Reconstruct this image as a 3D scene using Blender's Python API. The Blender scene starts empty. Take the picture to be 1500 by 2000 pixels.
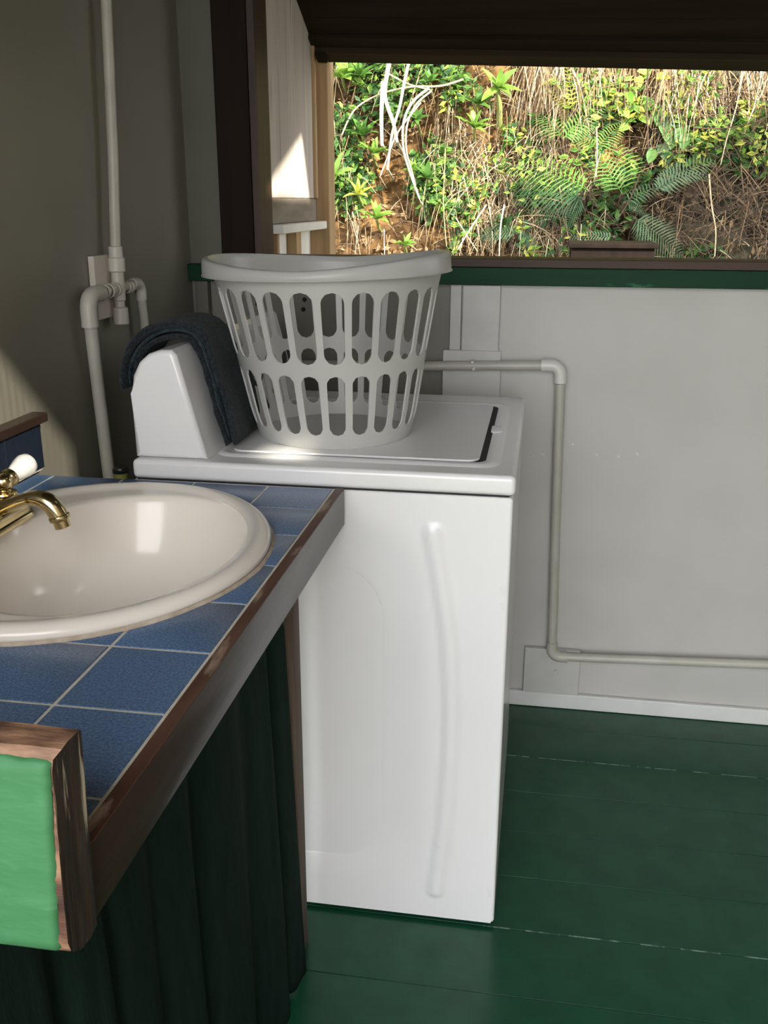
import bpy, bmesh, math, random
import numpy as np
from math import sin, cos, pi, radians, sqrt, atan2, hypot, exp
from mathutils import Vector, Matrix, noise

random.seed(7)
rng = np.random.default_rng(7)
S = bpy.context.scene
COL = S.collection

# ------------------------------------------------------------------ camera
F_PX, PITCH, YAW, ROLL = 1865.15, .3155, .1615, .0023
CAM = Vector((.3819, -1.5437, 1.3568))
_f = Vector((-sin(YAW) * cos(PITCH), cos(YAW) * cos(PITCH), -sin(PITCH)))
_r = Vector((cos(YAW), sin(YAW), 0)); _u = _r.cross(_f)
_r2 = cos(ROLL) * _r + sin(ROLL) * _u; _u2 = -sin(ROLL) * _r + cos(ROLL) * _u
cd = bpy.data.cameras.new('camera'); cam = bpy.data.objects.new('camera', cd); COL.objects.link(cam)
M3 = Matrix((_r2, _u2, -_f)).transposed()
cam.matrix_world = Matrix.Translation(CAM) @ M3.to_4x4()
cd.sensor_fit = 'VERTICAL'; cd.sensor_height = 36.0; cd.lens = 36.0 * F_PX / 2000.0
cd.clip_start = .02; cd.clip_end = 200
S.camera = cam

# ------------------------------------------------------------------ world, sun, exposure
S.view_settings.view_transform = 'Standard'; S.view_settings.look = 'None'
S.view_settings.gamma = 1.0; S.view_settings.exposure = 0.0
S.view_settings.use_curve_mapping = False
W = bpy.data.worlds.new('sky'); S.world = W; W.use_nodes = True
wn = W.node_tree.nodes; wl = W.node_tree.links
bg = wn['Background']; bg.inputs['Color'].default_value = (.97, .98, 1.0, 1); bg.inputs['Strength'].default_value = 6.4
TO_SUN = Vector((.68, -.58, .47)).normalized()
sd = bpy.data.lights.new('sun', 'SUN'); sd.energy = 15.5; sd.angle = radians(1.0); sd.color = (1.0, .93, .80)
sun = bpy.data.objects.new('sun', sd); COL.objects.link(sun)
sun.rotation_euler = (-TO_SUN).to_track_quat('-Z', 'Y').to_euler(); sun.location = (3, -3, 5)

# ------------------------------------------------------------------ materials
def mat(name, col, rough=.5, col2=None, nscale=8, stretch=(1, 1, 1), bump=0, bscale=60, metal=0, spec=None,
        coat=0, contrast=(.35, .65), detail=4, trans=0, sheen=0, third=None, tscale=30, tpos=(.62, .66)):
    m = bpy.data.materials.new(name); m.use_nodes = True
    nt = m.node_tree; N = nt.nodes; L = nt.links; p = N['Principled BSDF']
    p.inputs['Roughness'].default_value = rough; p.inputs['Metallic'].default_value = metal
    if spec is not None: p.inputs['Specular IOR Level'].default_value = spec
    if coat: p.inputs['Coat Weight'].default_value = coat; p.inputs['Coat Roughness'].default_value = .08
    if sheen: p.inputs['Sheen Weight'].default_value = sheen
    tc = N.new('ShaderNodeTexCoord'); mp = N.new('ShaderNodeMapping'); mp.inputs['Scale'].default_value = stretch
    L.new(tc.outputs['Object'], mp.inputs['Vector'])
    out = None
    if col2 is not None:
        nz = N.new('ShaderNodeTexNoise'); nz.inputs['Scale'].default_value = nscale; nz.inputs['Detail'].default_value = detail
        L.new(mp.outputs[0], nz.inputs['Vector'])
        cr = N.new('ShaderNodeValToRGB'); cr.color_ramp.elements[0].position = contrast[0]; cr.color_ramp.elements[1].position = contrast[1]
        cr.color_ramp.elements[0].color = (*col, 1); cr.color_ramp.elements[1].color = (*col2, 1)
        L.new(nz.outputs['Fac'], cr.inputs[0]); out = cr.outputs[0]
        if third is not None:
            n2 = N.new('ShaderNodeTexNoise'); n2.inputs['Scale'].default_value = tscale; n2.inputs['Detail'].default_value = 5
            L.new(mp.outputs[0], n2.inputs['Vector'])
            c2 = N.new('ShaderNodeValToRGB'); c2.color_ramp.elements[0].position = tpos[0]; c2.color_ramp.elements[1].position = tpos[1]
            L.new(n2.outputs['Fac'], c2.inputs[0])
            mx = N.new('ShaderNodeMix'); mx.data_type = 'RGBA'
            L.new(c2.outputs[0], mx.inputs[0]); L.new(out, mx.inputs[6]); mx.inputs[7].default_value = (*third, 1)
            out = mx.outputs[2]
        L.new(out, p.inputs['Base Color'])
    else:
        p.inputs['Base Color'].default_value = (*col, 1)
    if bump:
        nb = N.new('ShaderNodeTexNoise'); nb.inputs['Scale'].default_value = bscale; nb.inputs['Detail'].default_value = 3
        L.new(mp.outputs[0], nb.inputs['Vector'])
        b = N.new('ShaderNodeBump'); b.inputs['Strength'].default_value = bump; b.inputs['Distance'].default_value = .004
        L.new(nb.outputs['Fac'], b.inputs['Height']); L.new(b.outputs[0], p.inputs['Normal'])
    if trans:
        t = N.new('ShaderNodeBsdfTranslucent'); ms = N.new('ShaderNodeMixShader'); ms.inputs[0].default_value = trans
        if out is not None: L.new(out, t.inputs['Color'])
        else: t.inputs['Color'].default_value = (*col, 1)
        L.new(p.outputs[0], ms.inputs[1]); L.new(t.outputs[0], ms.inputs[2])
        L.new(ms.outputs[0], N['Material Output'].inputs['Surface'])
    return m

M = {}
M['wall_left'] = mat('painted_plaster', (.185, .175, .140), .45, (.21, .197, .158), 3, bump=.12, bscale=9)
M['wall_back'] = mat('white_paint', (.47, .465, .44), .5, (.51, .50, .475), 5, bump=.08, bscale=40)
M['wall_mid'] = mat('grey_paint_shaded', (.17, .163, .137), .5, (.19, .182, .153), 5, bump=.08, bscale=40)  # grey paint, taken darker to hold the shade behind the console
M['corner'] = mat('wall_paint_shaded', (.095, .092, .068), .5, (.11, .106, .08), 5, bump=.1, bscale=30)  # left wall paint made darker, corner shade put into the colour
M['pvc_left'] = mat('pvc_shaded', (.38, .36, .30), .42, (.43, .41, .35), 14)  # darker pvc copy, weaker light on the left wall put into the colour
M['fit_left'] = mat('pvc_fittings_shaded', (.45, .43, .37), .4, (.50, .48, .42), 14)  # fittings darkened the same way, shade put into the colour
M['base_white'] = mat('fresh_white_paint', (.62, .63, .61), .5, (.67, .68, .66), 12, bump=.15, bscale=50)
M['trim_white'] = mat('trim_paint', (.48, .48, .46), .45, (.53, .53, .51), 12, bump=.1, bscale=70)
M['floor'] = mat('green_floor_paint', (.006, .060, .029), .25, (.008, .072, .035), 14, bump=.05, bscale=60,
                 spec=.35, third=(.015, .09, .05), tscale=70, tpos=(.70, .78))
M['joint'] = mat('joint_dust', (.16, .28, .22), .8, (.02, .06, .04), 40, (1, 1, 1), contrast=(.42, .58))
M['wall_right'] = mat('brown_board_wall', (.16, .12, .08), .7, (.22, .17, .12), 8)
M['ceiling'] = mat('ceiling_board', (.07, .05, .03), .8, (.09, .07, .045), 6)
M['dark_wood'] = mat('dark_stained_wood', (.007, .0042, .0028), .7, (.016, .009, .0055), 18, (1, 1, .08), bump=.2, bscale=40, spec=.15)
M['jamb_edge'] = mat('jamb_wood', (.03, .013, .007), .55, (.05, .024, .012), 22, (1, 1, .08), bump=.2, bscale=50)
M['sill_brown'] = mat('brown_sill_wood', (.032, .014, .008), .6, (.052, .024, .013), 18, (.1, 1, 1), bump=.2, bscale=50)
M['green_ledge'] = mat('dark_green_gloss_paint', (.004, .033, .014), .55, (.006, .043, .019), 10, (.3, 1, 1), bump=.25, bscale=60, spec=.15,
                       third=(.05, .22, .10), tscale=26, tpos=(.66, .72))
M['shutter'] = mat('shutter_wood', (.012, .0085, .0045), .9, (.019, .0135, .007), 14, (.12, 1, 1), bump=.2, bscale=50, spec=.1)
M['shutter_rail'] = mat('shutter_rail_wood', (.022, .016, .008), .85, (.034, .025, .014), 14, (.12, 1, 1), bump=.2, bscale=50, spec=.1)
M['outside_panel'] = mat('weathered_board', (.40, .35, .30), .8, (.52, .46, .41), 20, (1, 1, .06), bump=.2, bscale=60,
                         third=(.16, .13, .11), tscale=34, tpos=(.63, .70))
M['outside_band'] = mat('bare_grey_board', (.15, .12, .09), .85, (.26, .22, .17), 22, (1, .2, 1), bump=.3, bscale=60)
M['outside_white'] = mat('outside_white_paint', (.62, .60, .55), .7, (.70, .68, .62), 10)
M['outside_post'] = mat('outside_post_wood', (.30, .19, .09), .75, (.44, .30, .16), 30, (1, 1, .05), bump=.3, bscale=60)
M['washer'] = mat('white_enamel', (.80, .80, .805), .22, (.83, .83, .835), 3, coat=.3)
M['washer_side'] = mat('white_enamel_scuffed', (.80, .80, .81), .26, (.83, .83, .84), 3, coat=.25,
                       third=(.60, .59, .57), tscale=13, tpos=(.70, .90))
M['seam'] = mat('dark_seam', (.02, .02, .02), .8)
M['lid'] = mat('grey_white_lid', (.70, .69, .69), .3, (.73, .72, .72), 4, coat=.2)
M['console_face'] = mat('console_face_grey', (.56, .55, .52), .35, (.60, .59, .56), 5)
M['black'] = mat('black_plastic', (.012, .012, .013), .35)
M['tick'] = mat('printed_tick', (.03, .03, .03), .6)
M['towel'] = mat('teal_terry', (.010, .015, .019), .95, (.026, .036, .043), 170, bump=1.0, bscale=330, spec=.1, contrast=(.4, .62), sheen=.1)
M['towel_edge'] = mat('teal_terry_hem', (.020, .032, .039), .95, (.040, .058, .066), 140, bump=.8, bscale=300, spec=.1)
M['basket'] = mat('white_plastic', (.50, .50, .475), .34, (.54, .54, .515), 4, trans=.12)
M['tile'] = mat('blue_glazed_tile', (.060, .120, .235), .28, (.15, .24, .39), 330, contrast=(.36, .66), spec=.35, bump=.05, bscale=200)
M['tile_dark'] = mat('navy_glazed_tile', (.011, .017, .030), .2, (.018, .026, .044), 300, coat=.2)
M['grout'] = mat('cream_grout', (.72, .68, .58), .85, (.60, .55, .45), 40, bump=.3, bscale=150)
M['fascia'] = mat('brown_gloss_board', (.030, .017, .012), .32, (.046, .027, .021), 16, (1, .15, 1), bump=.2, bscale=60, third=(.16, .13, .12), tscale=60, tpos=(.72, .76))
M['fascia_top'] = mat('worn_brown_edge', (.080, .034, .020), .55, (.135, .066, .042), 24, (1, .25, 1), bump=.4, bscale=80,
                      third=(.34, .24, .18), tscale=34, tpos=(.62, .70))
M['ply'] = mat('raw_ply', (.30, .20, .11), .8, (.38, .26, .15), 12)
M['sink'] = mat('cream_porcelain', (.93, .865, .78), .15, (.94, .88, .79), 3, coat=.15)
M['caulk'] = mat('old_caulk', (.44, .34, .24), .8, (.60, .52, .42), 50, bump=.4, bscale=200)
M['brass'] = mat('polished_brass', (.66, .54, .30), .17, (.54, .42, .22), 30, metal=1, contrast=(.5, .75))
M['porcelain'] = mat('white_porcelain', (.80, .79, .75), .12, coat=.5)
M['ink'] = mat('worn_ink', (.06, .07, .10), .7)
M['curtain'] = mat('dark_green_cloth', (.006, .017, .013), .9, (.009, .023, .018), 60, (1, 1, .2), bump=.3, bscale=260, spec=.1)
M['stud'] = mat('raw_stud', (.075, .052, .036), .8, (.15, .11, .08), 22, (1, 1, .06), bump=.4, bscale=70)
M['green_paint'] = mat('chalky_green_paint', (.038, .170, .062), .65, (.052, .20, .08), 9, (.4, 1, 1), bump=.6, bscale=45, third=(.075, .25, .11), tscale=40, tpos=(.60, .72))
M['timber'] = mat('worn_brown_timber', (.050, .022, .015), .6, (.15, .072, .045), 26, (.3, 1, 1), bump=.7, bscale=90, third=(.30, .17, .10), tscale=30, tpos=(.52, .62))
M['timber_end'] = mat('timber_end_grain', (.016, .009, .006), .6, (.045, .024, .015), 60, (1, 1.5, .12), bump=.8, bscale=120, third=(.36, .31, .23), tscale=75, tpos=(.60, .66))
M['pvc'] = mat('aged_pvc', (.43, .42, .36), .4, (.48, .47, .41), 14)
M['pvc_white'] = mat('white_pvc', (.62, .62, .58), .35, (.67, .67, .63), 14)
M['plate'] = mat('pinkish_painted_board', (.46, .41, .35), .7, (.52, .47, .41), 25, third=(.05, .04, .03), tscale=30, tpos=(.70, .73))
M['screw'] = mat('painted_screw', (.60, .60, .57), .4)
M['hole'] = mat('dark_hole', (.015, .013, .012), .9)
M['bottle_y'] = mat('yellow_green_plastic', (.22, .22, .04), .4, (.30, .29, .08), 30)
M['soil'] = None

# ------------------------------------------------------------------ object helpers
LOC = {}
def link(o, parent=None):
    COL.objects.link(o)
    if parent is not None: o.parent = parent
    return o
def tag(o, label=None, cat=None, group=None, kind=None):
    if label: o['label'] = label
    if cat: o['category'] = cat
    if group: o['group'] = group
    if kind: o['kind'] = kind
    return o
def empty(name, loc, label=None, cat=None, group=None, kind=None, parent=None):
    o = bpy.data.objects.new(name, None); o.empty_display_size = .05
    pl = LOC.get(parent.name, Vector()) if parent else Vector()
    o.location = Vector(loc) - pl; link(o, parent); LOC[o.name] = Vector(loc)
    return tag(o, label, cat, group, kind)
def mk(name, bm, m, parent=None, smooth=None, kind=None, origin=None, wn_=False):
    """link a bmesh (world coordinates) as one mesh object"""
    me = bpy.data.meshes.new(name)
    pl = LOC.get(parent.name, Vector()) if parent else Vector()
    org = Vector(origin) if origin is not None else pl
    if org.length > 0: bmesh.ops.translate(bm, vec=-org, verts=bm.verts)
    bmesh.ops.recalc_face_normals(bm, faces=bm.faces)
    if smooth is not None:
        for f in bm.faces: f.smooth = True
        for e in bm.edges:
            if len(e.link_faces) == 2 and e.calc_face_angle(0) > radians(smooth): e.smooth = False
    bm.to_mesh(me); bm.free()
    for mm in (m if isinstance(m, (list, tuple)) else [m]): me.materials.append(mm)
    o = bpy.data.objects.new(name, me); link(o, parent)
    o.location = org - pl; LOC[o.name] = org.copy()
    if kind: o['kind'] = kind
    if wn_: md = o.modifiers.new('wn', 'WEIGHTED_NORMAL'); md.weight = 100; md.keep_sharp = True
    return o
def raw(name, V, Fc, m, parent=None, smooth=False, kind=None, midx=None, origin=None):
    """fast mesh from numpy arrays; Fc is (n,3) or (n,4)"""
    V = np.asarray(V, dtype=np.float32).copy(); Fc = np.asarray(Fc, dtype=np.int32)
    pl = LOC.get(parent.name, Vector()) if parent else Vector()
    org = Vector(origin) if origin is not None else pl
    V -= np.array(org, dtype=np.float32)
    k = Fc.shape[1]; n = len(Fc)
    me = bpy.data.meshes.new(name); me.vertices.add(len(V)); me.vertices.foreach_set('co', V.ravel())
    me.loops.add(n * k); me.loops.foreach_set('vertex_index', Fc.ravel())
    me.polygons.add(n); me.polygons.foreach_set('loop_start', np.arange(0, n * k, k, dtype=np.int32))
    if smooth: me.polygons.foreach_set('use_smooth', np.ones(n, dtype=bool))
    for mm in (m if isinstance(m, (list, tuple)) else [m]): me.materials.append(mm)
    if midx is not None: me.polygons.foreach_set('material_index', np.asarray(midx, dtype=np.int32))
    me.update(calc_edges=True); me.validate()
    o = bpy.data.objects.new(name, me); link(o, parent); o.location = org - pl; LOC[o.name] = org.copy()
    if kind: o['kind'] = kind
    return o
def boxbm(x0, x1, y0, y1, z0, z1, bev=0, seg=2, bm=None):
    b = bm or bmesh.new()
    vs = [b.verts.new(p) for p in ((x0, y0, z0), (x1, y0, z0), (x1, y1, z0), (x0, y1, z0), (x0, y0, z1), (x1, y0, z1), (x1, y1, z1), (x0, y1, z1))]
    fs = [b.faces.new([vs[i] for i in q]) for q in ((3, 2, 1, 0), (4, 5, 6, 7), (0, 1, 5, 4), (1, 2, 6, 5), (2, 3, 7, 6), (3, 0, 4, 7))]
    if bev:
        es = list({e for f in fs for e in f.edges})
        bmesh.ops.bevel(b, geom=es, offset=bev, segments=seg, affect='EDGES', profile=.5)
    return b
def box(name, x0, x1, y0, y1, z0, z1, m, parent=None, bev=0, seg=2, kind=None, origin=None):
    return mk(name, boxbm(x0, x1, y0, y1, z0, z1, bev, seg), m, parent, smooth=50 if bev else None, kind=kind, origin=origin, wn_=bool(bev))
def frames(P):
    P = [Vector(p) for p in P]; T = []
    for i in range(len(P)):
        a = P[max(i - 1, 0)]; b = P[min(i + 1, len(P) - 1)]; T.append((b - a).normalized())
    up = Vector((0, 0, 1)) if abs(T[0].z) < .9 else Vector((0, 1, 0))
    n = T[0].cross(up).normalized(); R = []
    for i, t in enumerate(T):
        n = (n - t * n.dot(t)).normalized(); R.append((n, t.cross(n).normalized()))
    return P, T, R
def tubebm(P, r, seg=16, caps=True, bm=None, sq=None):
    b = bm or bmesh.new(); P, T, R = frames(P); rings = []
    for i, p in enumerate(P):
        rr = r[i] if isinstance(r, (list, tuple)) else r
        n, q = R[i]; a2 = sq[i] if sq else 1
        rings.append([b.verts.new(p + n * (rr * cos(2 * pi * k / seg)) + q * (rr * a2 * sin(2 * pi * k / seg))) for k in range(seg)])
    for a, c in zip(rings, rings[1:]):
        for k in range(seg): b.faces.new((a[k], a[(k + 1) % seg], c[(k + 1) % seg], c[k]))
    if caps: b.faces.new(list(reversed(rings[0]))); b.faces.new(rings[-1])
    return b
def tube(name, P, r, m, parent=None, seg=16, kind=None, origin=None, sq=None):
    return mk(name, tubebm(P, r, seg, sq=sq), m, parent, smooth=40, kind=kind, origin=origin)
def arc(c, a, b, n=7):
    """corner points turning from point a to point b about corner c"""
    c, a, b = Vector(c), Vector(a), Vector(b); out = []
    for i in range(n):
        t = i / (n - 1); out.append((a - c) * (1 - sin(t * pi / 2)) + (b - c) * (1 - cos(t * pi / 2)) + c)
    return out
def lathebm(prof, c, axis=(0, 0, 1), seg=32, bm=None):
    b = bm or bmesh.new(); ax = Vector(axis).normalized(); c = Vector(c)
    u = ax.orthogonal().normalized(); v = ax.cross(u); rings = []
    for r, h in prof:
        if r < 1e-6: rings.append([b.verts.new(c + ax * h)])
        else: rings.append([b.verts.new(c + ax * h + u * (r * cos(2 * pi * k / seg)) + v * (r * sin(2 * pi * k / seg))) for k in range(seg)])
    for a, d in zip(rings, rings[1:]):
        for k in range(seg):
            k2 = (k + 1) % seg
            if len(a) == 1 and len(d) == 1: continue
            if len(a) == 1: b.faces.new((a[0], d[k2], d[k]))
            elif len(d) == 1: b.faces.new((a[k], a[k2], d[0]))
            else: b.faces.new((a[k], a[k2], d[k2], d[k]))
    return b
def prismbm(poly, axis, a0, a1, bev=0, seg=3):
    """extrude a 2D polygon; axis 'y': poly in (x,z), 'x': poly in (y,z), 'z': poly in (x,y)"""
    b = bmesh.new()
    def P(p, a): return (p[0], a, p[1]) if axis == 'y' else ((a, p[0], p[1]) if axis == 'x' else (p[0], p[1], a))
    A = [b.verts.new(P(p, a0)) for p in poly]; B = [b.verts.new(P(p, a1)) for p in poly]; n = len(poly)
    fa = b.faces.new(A); fb = b.faces.new(list(reversed(B)))
    for i in range(n): b.faces.new((A[i], B[i], B[(i + 1) % n], A[(i + 1) % n]))
    if bev:
        es = list(set(fa.edges) | set(fb.edges))
        bmesh.ops.bevel(b, geom=es, offset=bev, segments=seg, affect='EDGES', profile=.5)
    return b
def smoothstep(a, b, x):
    t = min(1, max(0, (x - a) / (b - a))); return t * t * (3 - 2 * t)

# ================================================================== SETTING
XL, XR, YB, YO = -.525, 1.75, .90, -1.95          # left wall, right wall, back wall, open front
ZC = 2.25
fl = empty('floor', (0, 0, 0), kind='structure')
box('floor_joists', XL - .1, XR + .1, YO, YB + .06, -.12, -.021, M['joint'], fl)
ys = [.9, .7775, .623, .468, .313, .158, .003, -.165]
while ys[-1] > YO + .2: ys.append(ys[-1] - .155)
for a, b in zip(ys, ys[1:]):
    box('floorboard', XL, XR, b + .0005, a - .0005, -.02, random.uniform(-.0006, .0002), M['floor'], fl, bev=.0012, seg=1)
for y in (.623, .003):
    bm = bmesh.new(); x = .33
    while x < 1.2:
        l = random.uniform(.02, .12); boxbm(x, x + l, y - .0012, y + .0010, -.001, .0004, bm=bm); x += l + random.uniform(.004, .05)
    mk('joint_chips', bm, M['joint'], fl, kind='stuff')
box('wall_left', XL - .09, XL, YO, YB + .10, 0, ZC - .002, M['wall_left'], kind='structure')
wb = empty('wall_back', (0, YB, 0), kind='structure')
box('lower_panel', .16, XR, YB, YB + .08, 0, 1.16, M['wall_back'], wb)
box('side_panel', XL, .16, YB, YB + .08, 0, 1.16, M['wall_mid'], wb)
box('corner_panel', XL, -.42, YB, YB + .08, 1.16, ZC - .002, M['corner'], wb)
box('upper_panel', -.42, XR, YB, YB + .08, 2.06, ZC - .002, M['wall_left'], wb)
for x, z in ((.3757, .7249), (.4005, .7287), (.4759, .7593), (.5385, .7335), (.594, .7319), (.6394, .7407)):
    mk('nail_head', lathebm([(.0042, 0), (.0038, .0012), (.0018, .0016), (.0012, .0004), (0, .0004)], (x, YB, z), (0, -1, 0), 10), M['screw'], wb, smooth=40)
for x, z in ((-.225, 1.113), (-.229, 1.088), (-.351, 1.099)):
    mk('nail_hole', lathebm([(.0060, 0), (.0052, .0014), (0, .0018)], (x, YB, z), (0, -1, 0), 10), M['hole'], wb, smooth=40)
wr = empty('wall_right', (XR, 0, 0), kind='structure')
def holed(name, outer, holes, put, m, parent):
    """a thin sheet with openings; put maps 2D to 3D"""
    bm = bmesh.new(); es = []
    for lp in [outer] + holes:
        vs = [bm.verts.new(put(*p)) for p in lp]
        for i in range(len(vs)): es.append(bm.edges.new((vs[i], vs[(i + 1) % len(vs)])))
    bmesh.ops.triangle_fill(bm, edges=es, use_beauty=True)
    return mk(name, bm, m, parent)
def back_to_x(p, x): t = (x - p[0]) / TO_SUN.x; return (p[1] + TO_SUN.y * t, p[2] + TO_SUN.z * t)
def back_to_z(p, z): t = (z - p[2]) / TO_SUN.z; return (p[0] + TO_SUN.x * t, p[1] + TO_SUN.y * t)
gap = [back_to_x(p, XR) for p in ((-.098, .036, .925), (-.030, .058, .925), (-.016, .098, .925), (-.084, .104, .925))]  # added opening, aimed to throw a sun patch onto the washer
holed('boards', [(-1.93, 0), (YB + .08, 0), (YB + .08, ZC), (-1.93, ZC)], [gap], lambda y, z: (XR, y, z), M['wall_right'], wr)
box('sun_block_wing', XR, XR + .05, -5.2, -2.20, -.3, 4.6, M['wall_right'], wr)  # unseen wing added to block sun from the open front
box('boards', XR, XR + .05, -2.20, -1.931, -.3, 2.42, M['wall_right'], wr)  # unseen fill added to stop sun leaking past the wing
box('baseboard_back', XL, XR, .884, YB - .0005, 0.0004, .046, M['base_white'], kind='structure', bev=.004)
box('trim_1', .1525, .1805, .888, YB - .0005, .8835, 1.158, M['trim_white'], kind='structure', bev=.002)
box('trim_2', .1835, .2775, .884, YB - .0005, .8835, 1.158, M['trim_white'], kind='structure', bev=.0025)
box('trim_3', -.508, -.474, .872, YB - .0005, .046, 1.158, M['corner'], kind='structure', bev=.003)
box('trim_4', XL + .001, XR - .001, .868, .9, 1.159, 1.201, M['green_ledge'], kind='structure', bev=.002)
# window: posts, sill, head
wi = empty('window_1', (.6, YB, 1.2), kind='structure')
box('jamb_post', -.4305, -.345, .868, .985, 1.2012, 2.06, M['dark_wood'], wi, bev=.003)
box('jamb_edge', -.3448, -.326, .872, .985, 1.2012, 2.06, M['jamb_edge'], wi, bev=.002)
box('jamb_post', 1.62, 1.73, .868, .985, 1.2012, 2.06, M['dark_wood'], wi, bev=.003)
box('sill_board', -.326, 1.62, .872, 1.0, 1.2012, 1.2215, M['sill_brown'], wi, bev=.002)
box('head_board', -.326, 1.62, .88, .985, 2.03, 2.06, M['dark_wood'], wi, bev=.002)
# low porch roof: thin sheet, hole and slots added to aim sun patches
ce = empty('ceiling', (.6, -.5, ZC), kind='structure')
holes = [[back_to_z(p, ZC) for p in ((XL + .195, .925, 1.372), (XL + .195, 1.417, 1.358), (XL + .195, 1.339, 1.534))]]
for k in range(18):
    y0 = -.22 + .022 * k; top = 1.19 - 1.02 * (y0 + .13); zl = max(.80, ZC - (y0 + 1.90) / -TO_SUN.y * TO_SUN.z)
    holes.append([back_to_z(p, ZC) for p in ((XL, y0, zl), (XL, y0 + .006, zl), (XL, y0 + .006, top - .006), (XL, y0, top))])
holed('roof_sheet', [(XL - .09, -1.93), (XR, -1.93), (XR, 1.0), (XL - .09, 1.0)], holes, lambda x, y: (x, y, ZC), M['ceiling'], ce)
# ground outside
box('ground', -12, 12, -14, 12, -.5, -.14, mat('pale_ground', (.16, .17, .10), .95, (.22, .21, .14), 2), kind='structure')
# unseen gable-shaped wall, added to cast shade on the lower right of the bank
mk('wall_sun_blocker', prismbm([(2.45, -.3), (2.45, 2.80), (4.78, 4.05), (9, 6.2), (9, -.3)], 'y', 1.15, 1.3), M['outside_panel'], kind='structure')

# awning shutter propped outwards
sh = empty('awning_shutter', (.6, .96, 2.03), 'dark wooden awning shutter propped open above the window, seen from below', 'shutter')
def shut_pt(x, t, d):      # t from hinge (0) to free edge (1); d below the board
    a = Vector((x, .99, 2.025)); e = Vector((x, 1.52, 1.79 - .036 * (x + .39)))
    p = a.lerp(e, t); nrm = Vector((0, -.235, -.53)).normalized(); return p + nrm * d
def shut_box(name, xa, xb, ta, tb, da, db, m, bev=.002):
    b = bmesh.new(); vs = []
    for d in (da, db):
        for (x_, t_) in ((xa, ta), (xb, ta), (xb, tb), (xa, tb)): vs.append(b.verts.new(shut_pt(x_, t_, d)))
    fs = [b.faces.new([vs[i] for i in q]) for q in ((3, 2, 1, 0), (4, 5, 6, 7), (0, 1, 5, 4), (1, 2, 6, 5), (2, 3, 7, 6), (3, 0, 4, 7))]
    bmesh.ops.bevel(b, geom=list(b.edges), offset=bev, segments=1, affect='EDGES')
    return mk(name, b, m, sh, smooth=35)
for i in range(4): shut_box('board', -.385, 1.66, i / 4 + .002, (i + 1) / 4 - .002, -.012, 0, M['shutter'])
shut_box('bottom_rail', -.40, 1.68, .95, 1.03, .001, .034, M['shutter_rail'])
shut_box('inner_rail', -.34, 1.66, .87, .947, .001, .016, M['shutter'])
shut_box('side_stile', -.385, -.345, .0, .945, .001, .030, M['shutter_rail'])
shut_box('side_stile', 1.60, 1.66, .0, .945, .001, .030, M['shutter_rail'])
shut_box('end_block', -.315, -.285, .925, .99, .035, .050, M['shutter'])

# outside wall running away from the window, with ledge and end post
wo = empty('wall_outside', (-.36, .99, 1.2), kind='structure')
yy = .987
for i, w_ in enumerate((.12, .15, .13, .12)):
    box('board', -.36, -.332 + random.uniform(-.0015, .0015), yy + .001, yy + w_ - .001, 1.362, 2.3, M['outside_panel'], wo, bev=.002, seg=1); yy += w_
box('band_board', -.36, -.330, .987, 1.52, 1.296, 1.361, M['outside_band'], wo, bev=.003)
box('ledge', -.36, -.298, .987, 1.56, 1.272, 1.2955, M['outside_white'], wo, bev=.003)
box('lower_panel', -.372, -.352, .987, 1.54, .6, 1.2715, M['outside_white'], wo)
box('stud', -.352, -.33, 1.04, 1.06, .6, 1.2715, M['outside_post'], wo, bev=.002)
box('stud', -.352, -.322, 1.215, 1.27, .6, 1.2715, M['outside_post'], wo, bev=.002)
box('end_post', -.372, -.2885, 1.505, 1.59, .6, 2.3, M['outside_post'], wo, bev=.003)
box('strip', -.333, -.322, 1.478, 1.503, 1.362, 2.3, M['outside_post'], wo, bev=.002)

# ================================================================== WASHING MACHINE
WX0, WX1, WY0, WY1, WZ = -.323, .35, 0.0, .686, .92
wm = empty('washing_machine', (.01, .34, 0), 'white top loading washing machine with embossed side, beside the sink counter', 'washing machine')
# embossed side panel (a height field facing the camera)
ridge = [(.214, .814), (.230, .73), (.246, .633), (.255, .512), (.256, .384), (.250, .238), (.234, .072)]
def segd(p, a, b):
    ax, az = a; bx, bz = b; dx, dz = bx - ax, bz - az; t = max(0, min(1, ((p[0] - ax) * dx + (p[1] - az) * dz) / (dx * dx + dz * dz)))
    return hypot(p[0] - ax - t * dx, p[1] - az - t * dz)
def rrect(x, z, x1, z0, z1, r):      # signed distance to a rounded rectangle reaching far to the left
    cx, hx = (x1 - .5) / 2, (x1 + .5) / 2; cz, hz = (z0 + z1) / 2, (z1 - z0) / 2
    qx, qz = abs(x - cx) - hx + r, abs(z - cz) - hz + r
    return hypot(max(qx, 0), max(qz, 0)) + min(max(qx, qz), 0) - r
def side_h(x, z):
    d = min(segd((x, z), ridge[i], ridge[i + 1]) for i in range(len(ridge) - 1))
    h = .0060 * (1 - smoothstep(.008, .017, d))
    h += .0095 * smoothstep(-.012, .020, -rrect(x, z, .118 - .10 * max(0, .30 - z) * 0, .135, .732, .085)) * -1
    h += -.0050 * smoothstep(-.02, .045, -rrect(x, z, .19, .10, .826, .13))
    return h
nx, nz = 96, 130; zt, zb = .8815, .010
V = []; Fq = []
for j in range(nz + 1):
    for i in range(nx + 1):
        x = WX0 + .001 + (WX1 - .007 - WX0) * i / nx; z = zb + (zt - zb) * j / nz
        edge = min(1, (WX1 - x - .006) / .02, (x - WX0) / .02, (zt - z) / .02, (z - zb) / .02)
        V.append((x, WY0 - side_h(x, z) * max(0, edge), z))
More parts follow.
